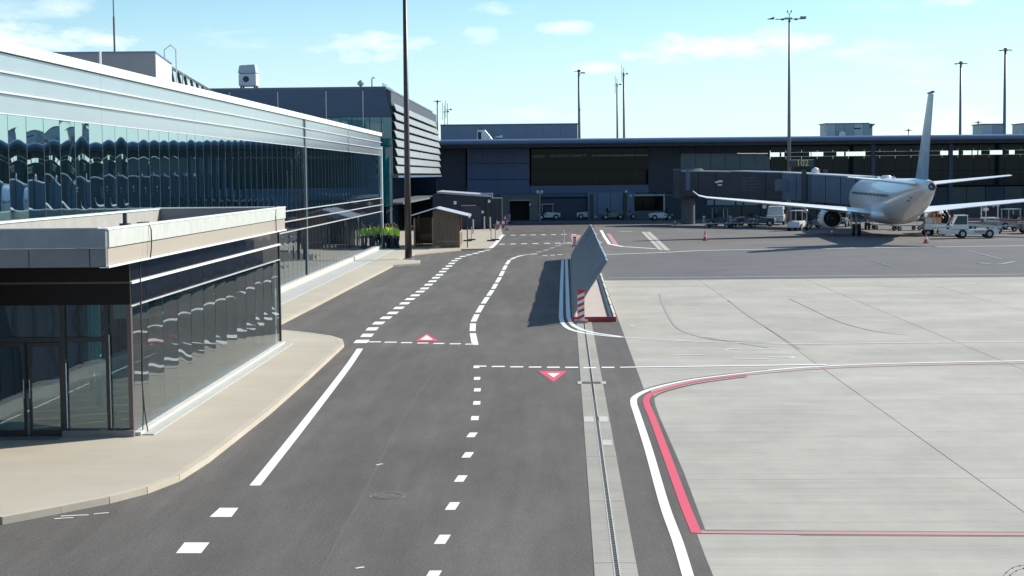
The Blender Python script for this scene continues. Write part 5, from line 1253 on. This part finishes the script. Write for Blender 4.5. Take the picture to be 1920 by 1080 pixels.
def loader2(u, v, label, rz=0):
    q = G(u, v); t = thing('container_loader', label, 'loader', (q.x, q.y, 0), YAW+rz)
    MB().box(-1.8, 1.2, -.8, .8, .35, .85).build('chassis', VG, t, local=True)
    MB().box(-.2, 1.1, -.75, .75, .85, 1.25).build('engine_cover', VW, t, local=True, bevel=.04)
    for x in (-.1, 1.0):
        for y in (-.7, .7): MB().box(x-.04, x+.04, y-.04, y+.04, 1.25, 2.3).build('canopy_post', VW, t, local=True)
    MB().box(-.2, 1.1, -.8, .8, 2.3, 2.4).build('canopy', VW, t, local=True)
    MB().box(-.02, .92, -.68, -.66, 1.3, 2.2).build('windscreen', VGL, t, local=True)
    MB().beam((-4.6, 0, 1.25), (-.3, 0, 1.05), .9, .14).build('platform', VR, t, local=True)
    MB().box(-4.4, -1.8, -.5, .5, .6, .7).build('lower_frame', VG, t, local=True)
    for x in (-3.9, -1.3, .7): wheel(t, x, -.7, .32); wheel(t, x, .7, .32)
loader2(1846, 433, 'baggage loader with white canopy and red platform behind the belt loader')
loader2(1950, 437, 'white loader cut off by the right edge of the photo')
def tractor(u, v, label, rz=0, roof=True, body=VW, group='baggage tractors parked along the terminal'):
    q = G(u, v); t = thing('baggage_tractor', label, 'tractor', (q.x, q.y, .14 if v < 420 else 0), YAW+rz, group)
    MB().hexa([(-1.4, -.6, .3), (1.3, -.6, .3), (1.3, .6, .3), (-1.4, .6, .3), (-1.35, -.6, .85), (.2, -.6, .95), (.2, .6, .95), (-1.35, .6, .85)]).build('body', body, t, local=True, bevel=.05)
    MB().box(.2, 1.3, -.6, .6, .55, .7).build('rear_deck', VG, t, local=True)
    MB().box(.15, .6, -.4, .4, .7, 1.0).build('seat', BLACK, t, local=True); MB().box(.55, .66, -.4, .4, 1.0, 1.4).build('backrest', BLACK, t, local=True)
    MB().tube([(-.35, 0, .9), (-.15, 0, 1.2)], .03, 6).build('steering_column', BLACK, t, local=True)
    if roof:
        for x in (-.5, .75):
            for y in (-.55, .55): MB().box(x-.03, x+.03, y-.03, y+.03, .85, 1.85).build('roof_post', STEEL, t, local=True)
        MB().box(-.65, .9, -.62, .62, 1.85, 1.93).build('roof', body, t, local=True, bevel=.02)
    for x in (-.9, .85):
        for y in (-.58, .58): wheel(t, x, y, .34, .22)
    for y in (-.4, .4): MB().box(-1.43, -1.38, y-.09, y+.09, .6, .75).build('headlight', CAP, t, local=True)
for a in ((985, 413, 'roofed baggage tractor parked inside the dark doorway', 0, True), (1029, 414.5, 'white baggage tractor right of the doorway, its hood to the right', 3.1, True), (1070, 413.5, 'roofed baggage tractor by the navy wall left of the fence tip', .1, True), (1103, 413.5, 'white baggage tractor just right of the dark column', 0, False), (1148, 414, 'low baggage tractor in front of the blue panels', 3.2, False), (1172, 413, 'baggage tractor beside the ground floor window', .2, False)):
    tractor(*a, body=VW if a[0] in (1029, 1070, 1103) else VG)
for a in ((1052, 413.8, 'low white baggage tractor between the two right of the doorway', .3, False), (1122, 413.2, 'roofed white tractor just before the first blue panel', 2.8, True), (1240, 415.5, 'small white tractor under the right end of the ground floor window', .1, False)):
    tractor(*a, body=VW)
tractor(1497, 432, 'white roofed tractor under the tip half of the left wing', R(60), True, VW, None)
tractor(1525, 428, 'small grey tractor right of the white roofed one under the left wing', R(200), False, VG, None)
def dolly(u, v, label, load=None):
    q = G(u, v); t = thing('baggage_dolly', label, 'dolly', (q.x, q.y, .0), YAW+R(random.uniform(-15, 15)), 'baggage dollies on the apron')
    MB().box(-1.4, 1.4, -.7, .7, .42, .52).build('deck', VG, t, local=True)
    for x in (-1.35, 1.35): MB().beam((x, -.65, .5), (x, .65, .5), .06).beam((x, -.65, 1.2), (x, .65, 1.2), .05).beam((x, -.65, .5), (x, -.65, 1.2), .05).beam((x, .65, .5), (x, .65, 1.2), .05).build('end_rail', STEEL, t, local=True)
    MB().beam((1.4, 0, .4), (2.2, 0, .3), .06).build('tow_bar', BLACK, t, local=True)
    for x in (-1, 1):
        for y in (-.6, .6): wheel(t, x, y, .2, .12)
    if load is not None: tag(MB().box(-1.1, 1.1, -.6, .6, 0, .7).xf(Matrix.Translation((q.x, q.y, .525)) @ Matrix.Rotation(YAW, 4, 'Z')).build('cargo_load', load, bevel=.06), 'pile of wrapped cargo on the '+label, 'cargo')
dolly(1345, 428, 'leftmost dolly under the left wing')
dolly(1392, 427, 'dolly under the middle of the left wing')
dolly(1700, 432, 'dolly under the aircraft belly')
dolly(1660, 430, 'dolly beyond the main wheels')
dolly(1880, 434, 'dolly at the far right below the right wing')
def van(u, v, label, rz=0, m=VW):
    q = G(u, v); t = thing('service_van', label, 'van', (q.x, q.y, 0), YAW+rz, None)
    MB().hexa([(-2.3, -.9, .4), (2.2, -.9, .4), (2.2, .9, .4), (-2.3, .9, .4), (-2.2, -.9, 1.05), (2.2, -.9, 1.05), (2.2, .9, 1.05), (-2.2, .9, 1.05)]).build('lower_body', m, t, local=True, bevel=.06)
    MB().hexa([(-1.7, -.88, 1.05), (2.2, -.88, 1.05), (2.2, .88, 1.05), (-1.7, .88, 1.05), (-1.0, -.78, 1.95), (2.1, -.78, 1.95), (2.1, .78, 1.95), (-1.0, .78, 1.95)]).build('upper_body', m, t, local=True, bevel=.06)
    MB().box(-.9, .1, -.90, -.86, 1.1, 1.65).build('side_window', VGL, t, local=True); MB().box(.2, 1.9, -.90, -.86, 1.1, 1.65).build('side_window', VGL, t, local=True)
    for x in (-1.4, 1.4):
        for y in (-.85, .85): wheel(t, x, y, .34)
van(1455, 421, 'pale van parked behind the left wing', R(78))
for a in ((1352, 424, 'dark roofed tractor behind the leftmost dolly under the left wing', 2.6, True), (1398, 423, 'low dark tractor under the middle of the left wing', .4, False), (1428, 424, 'dark tractor just left of the pale van', 2.9, False), (1578, 425, 'dark tractor behind the left engine', 1.2, True), (1893, 430, 'roofed tractor at the far right beyond the belt loader', .3, True)):
    tractor(*a, body=mat('vehicle_dark', (.09, .10, .12), .5) if 'dark' in a[2] else VG, group='baggage tractors under and beyond the wings')
# cones
def cone(u, v, label, h=.75):
    q = G(u, v); t = thing('traffic_cone', label, 'cone', (q.x, q.y, .012), 0, 'orange traffic cones on the stand')
    MB().box(-.2, .2, -.2, .2, 0, .04).build('foot', BLACK, t, local=True)
    MB().lathe([(.16, .04), (.03, h)], (0, 0, 0), 14).build('body', mat('cone_red', (.70, .08, .05), .5), t, local=True)
    MB().lathe([(.125, h*.35), (.088, h*.6)], (0, 0, 0), 14).build('white_band', REFL, t, local=True)
cone(1736, 456, 'red and white cone in front of the belt loader', .85)
cone(1322, 451, 'dark red cone standing alone under the left wing tip', .8)
cone(1560, 441, 'cone below the left engine', .7); cone(1266, 421, 'far cone left of the bridge rotunda', .5)
# worker and orange unit by the rear gear
q = G(1752, 441)
t = thing('ground_power_unit', 'pale ground unit with orange rails behind the belt loader cab', 'ground unit', (q.x, q.y, 0), YAW)
MB().box(-1.0, .9, -.6, .6, .5, 1.0).build('body', VW, t, local=True, bevel=.04)
for x in (-.2, .1, .4): MB().box(x-.04, x+.04, -.62, -.56, 1.0, 1.9).build('orange_rail', VO, t, local=True)
MB().box(-.3, .5, -.63, -.55, 1.9, 1.98).build('orange_rail', VO, t, local=True)
MB().box(-.9, .5, -.4, .4, 1.0, 1.55).build('engine_cover', mat('cream_cover', (.6, .58, .5), .5), t, local=True, bevel=.04)
for x in (-.7, .6): wheel(t, x, -.6, .25, .14); wheel(t, x, .6, .25, .14)
q = G(1777, 434); person((q.x, q.y, 0), .6, 'worker in orange hi-vis beside the belt loader cab', HVO, .8)

# ------------------------------------------------------------------ barriers beyond the shelter
def barrier(u, v, D, label, rz=0):
    x, z = PD(u, v, D); p = RT*x+HD*D
    t = thing('barrier', label, 'barrier', (p.x, p.y, .10), YAW+rz, 'red and white barriers by the far crossing')
    for k in range(4):
        MB().box(-.6+k*.3, -.6+k*.3+.298, -.03, .03, .55, .85).build('red_block' if k % 2 else 'white_block', mat('sign_red', (.6, .03, .05)) if k % 2 else CAP, t, local=True)
        MB().box(-.6+k*.3, -.6+k*.3+.298, -.03, .03, .15, .4).build('white_block' if k % 2 else 'red_block', CAP if k % 2 else mat('sign_red', (.6, .03, .05)), t, local=True)
    for s in (-.55, .55): MB().box(s-.03, s+.03, -.05, .05, 0, 1.0).build('upright', STEEL, t, local=True); MB().box(s-.08, s+.08, -.3, .3, 0, .08).build('foot', BLACK, t, local=True)
for k, (u, v, D, l) in enumerate(((930, 425, 165, 'nearest red and white barrier left of the far crossing'), (941, 428, 160, 'red and white barrier at the corner of the kerb'), (945, 418, 178, 'left one of three small barriers before the beige wall'), (950, 417, 181, 'middle one of three small barriers before the beige wall'), (956, 417, 184, 'right one of three small barriers before the beige wall'))):
    barrier(u, v, D, l, .4*k)
for u, v, l in ((921, 455, 'grey post in a black rubber foot by the white kerb'), (929, 453, 'second grey post in a rubber foot, nearer the crossing'), (877, 455, 'grey post with a black foot at the right side of the shelter'), (884, 453, 'slim post beside the shelter downpipe')):
    q = G(u, v); t = thing('stanchion', l, 'post', (q.x, q.y, .126), 0, 'posts in rubber feet by the shelter')
    MB().tube([(0, 0, .08), (0, 0, 1.15)], .035, 8).build('post', STEEL, t, local=True); MB().box(-.35, .35, -.2, .2, 0, .1).build('foot', BLACK, t, local=True, bevel=.03)
for u, D, l in ((908, 160, 'pale bollard before the slate door'), (919, 158, 'pale bollard right of the service building pilaster'), (887, 150, 'short pale post behind the shelter roof')):
    x, z = PD(u, 420, D); p = RT*x+HD*D; tag(MB().tube([(p.x, p.y, .1), (p.x, p.y, 1.3)], .07, 8).lathe([(.09, 1.3), (.09, 1.4), (.02, 1.45)], (p.x, p.y, 0), 10).build('bollard', mat('bollard_pale', (.45, .46, .44), .6)), l, 'bollard', 'pale bollards beyond the shelter')

# ------------------------------------------------------------------ razor wire at the near right corner
def razor():
    D = 9.0; c = WD(1912, 1098, D); t = thing('razor_wire_fence', 'coil of dark razor wire on a fence top, bottom right corner', 'fence', (c.x, c.y, 0), YAW)
    w = MB(); pts = []; Rr = .14
    for i in range(0, 80):
        a = i/80*2*2*math.pi-.6; pts.append((c.x+.045+.0006*i-Rr*math.cos(a), c.y+.004*i, c.z-.045-.0006*i+Rr*math.sin(a)))
    w.tube(pts, .0014, 5)
    for i in range(1, 80, 2):
        p = Vector(pts[i]); w.box(p.x-.004, p.x+.004, p.y-.002, p.y+.002, p.z-.0035, p.z+.0035)
    w.build('wire_coil', mat('razor_wire', (.10, .095, .09), .5, .5), t)
    MB().tube([(c.x-.05, c.y, c.z-.18), (c.x+2.5, c.y, c.z-.18)], .004, 5).build('top_wire', STEEL, t)
    for k in range(3): MB().tube([(c.x+.3+k*1.0, c.y, 0), (c.x+.3+k*1.0, c.y, c.z-.16)], .03, 8).build('fence_post', STEEL, t)
    for k in range(30): MB().tube([(c.x+.3+k*.07, c.y, .05), (c.x+.3+k*.07, c.y, c.z-.2)], .0025, 4).build('mesh_wire', STEEL, t)
    for k in range(10): MB().tube([(c.x+.3, c.y, .1+k*.28), (c.x+2.3, c.y, .1+k*.28)], .0025, 4).build('mesh_wire', STEEL, t)
razor()
bpy.context.view_layer.update()
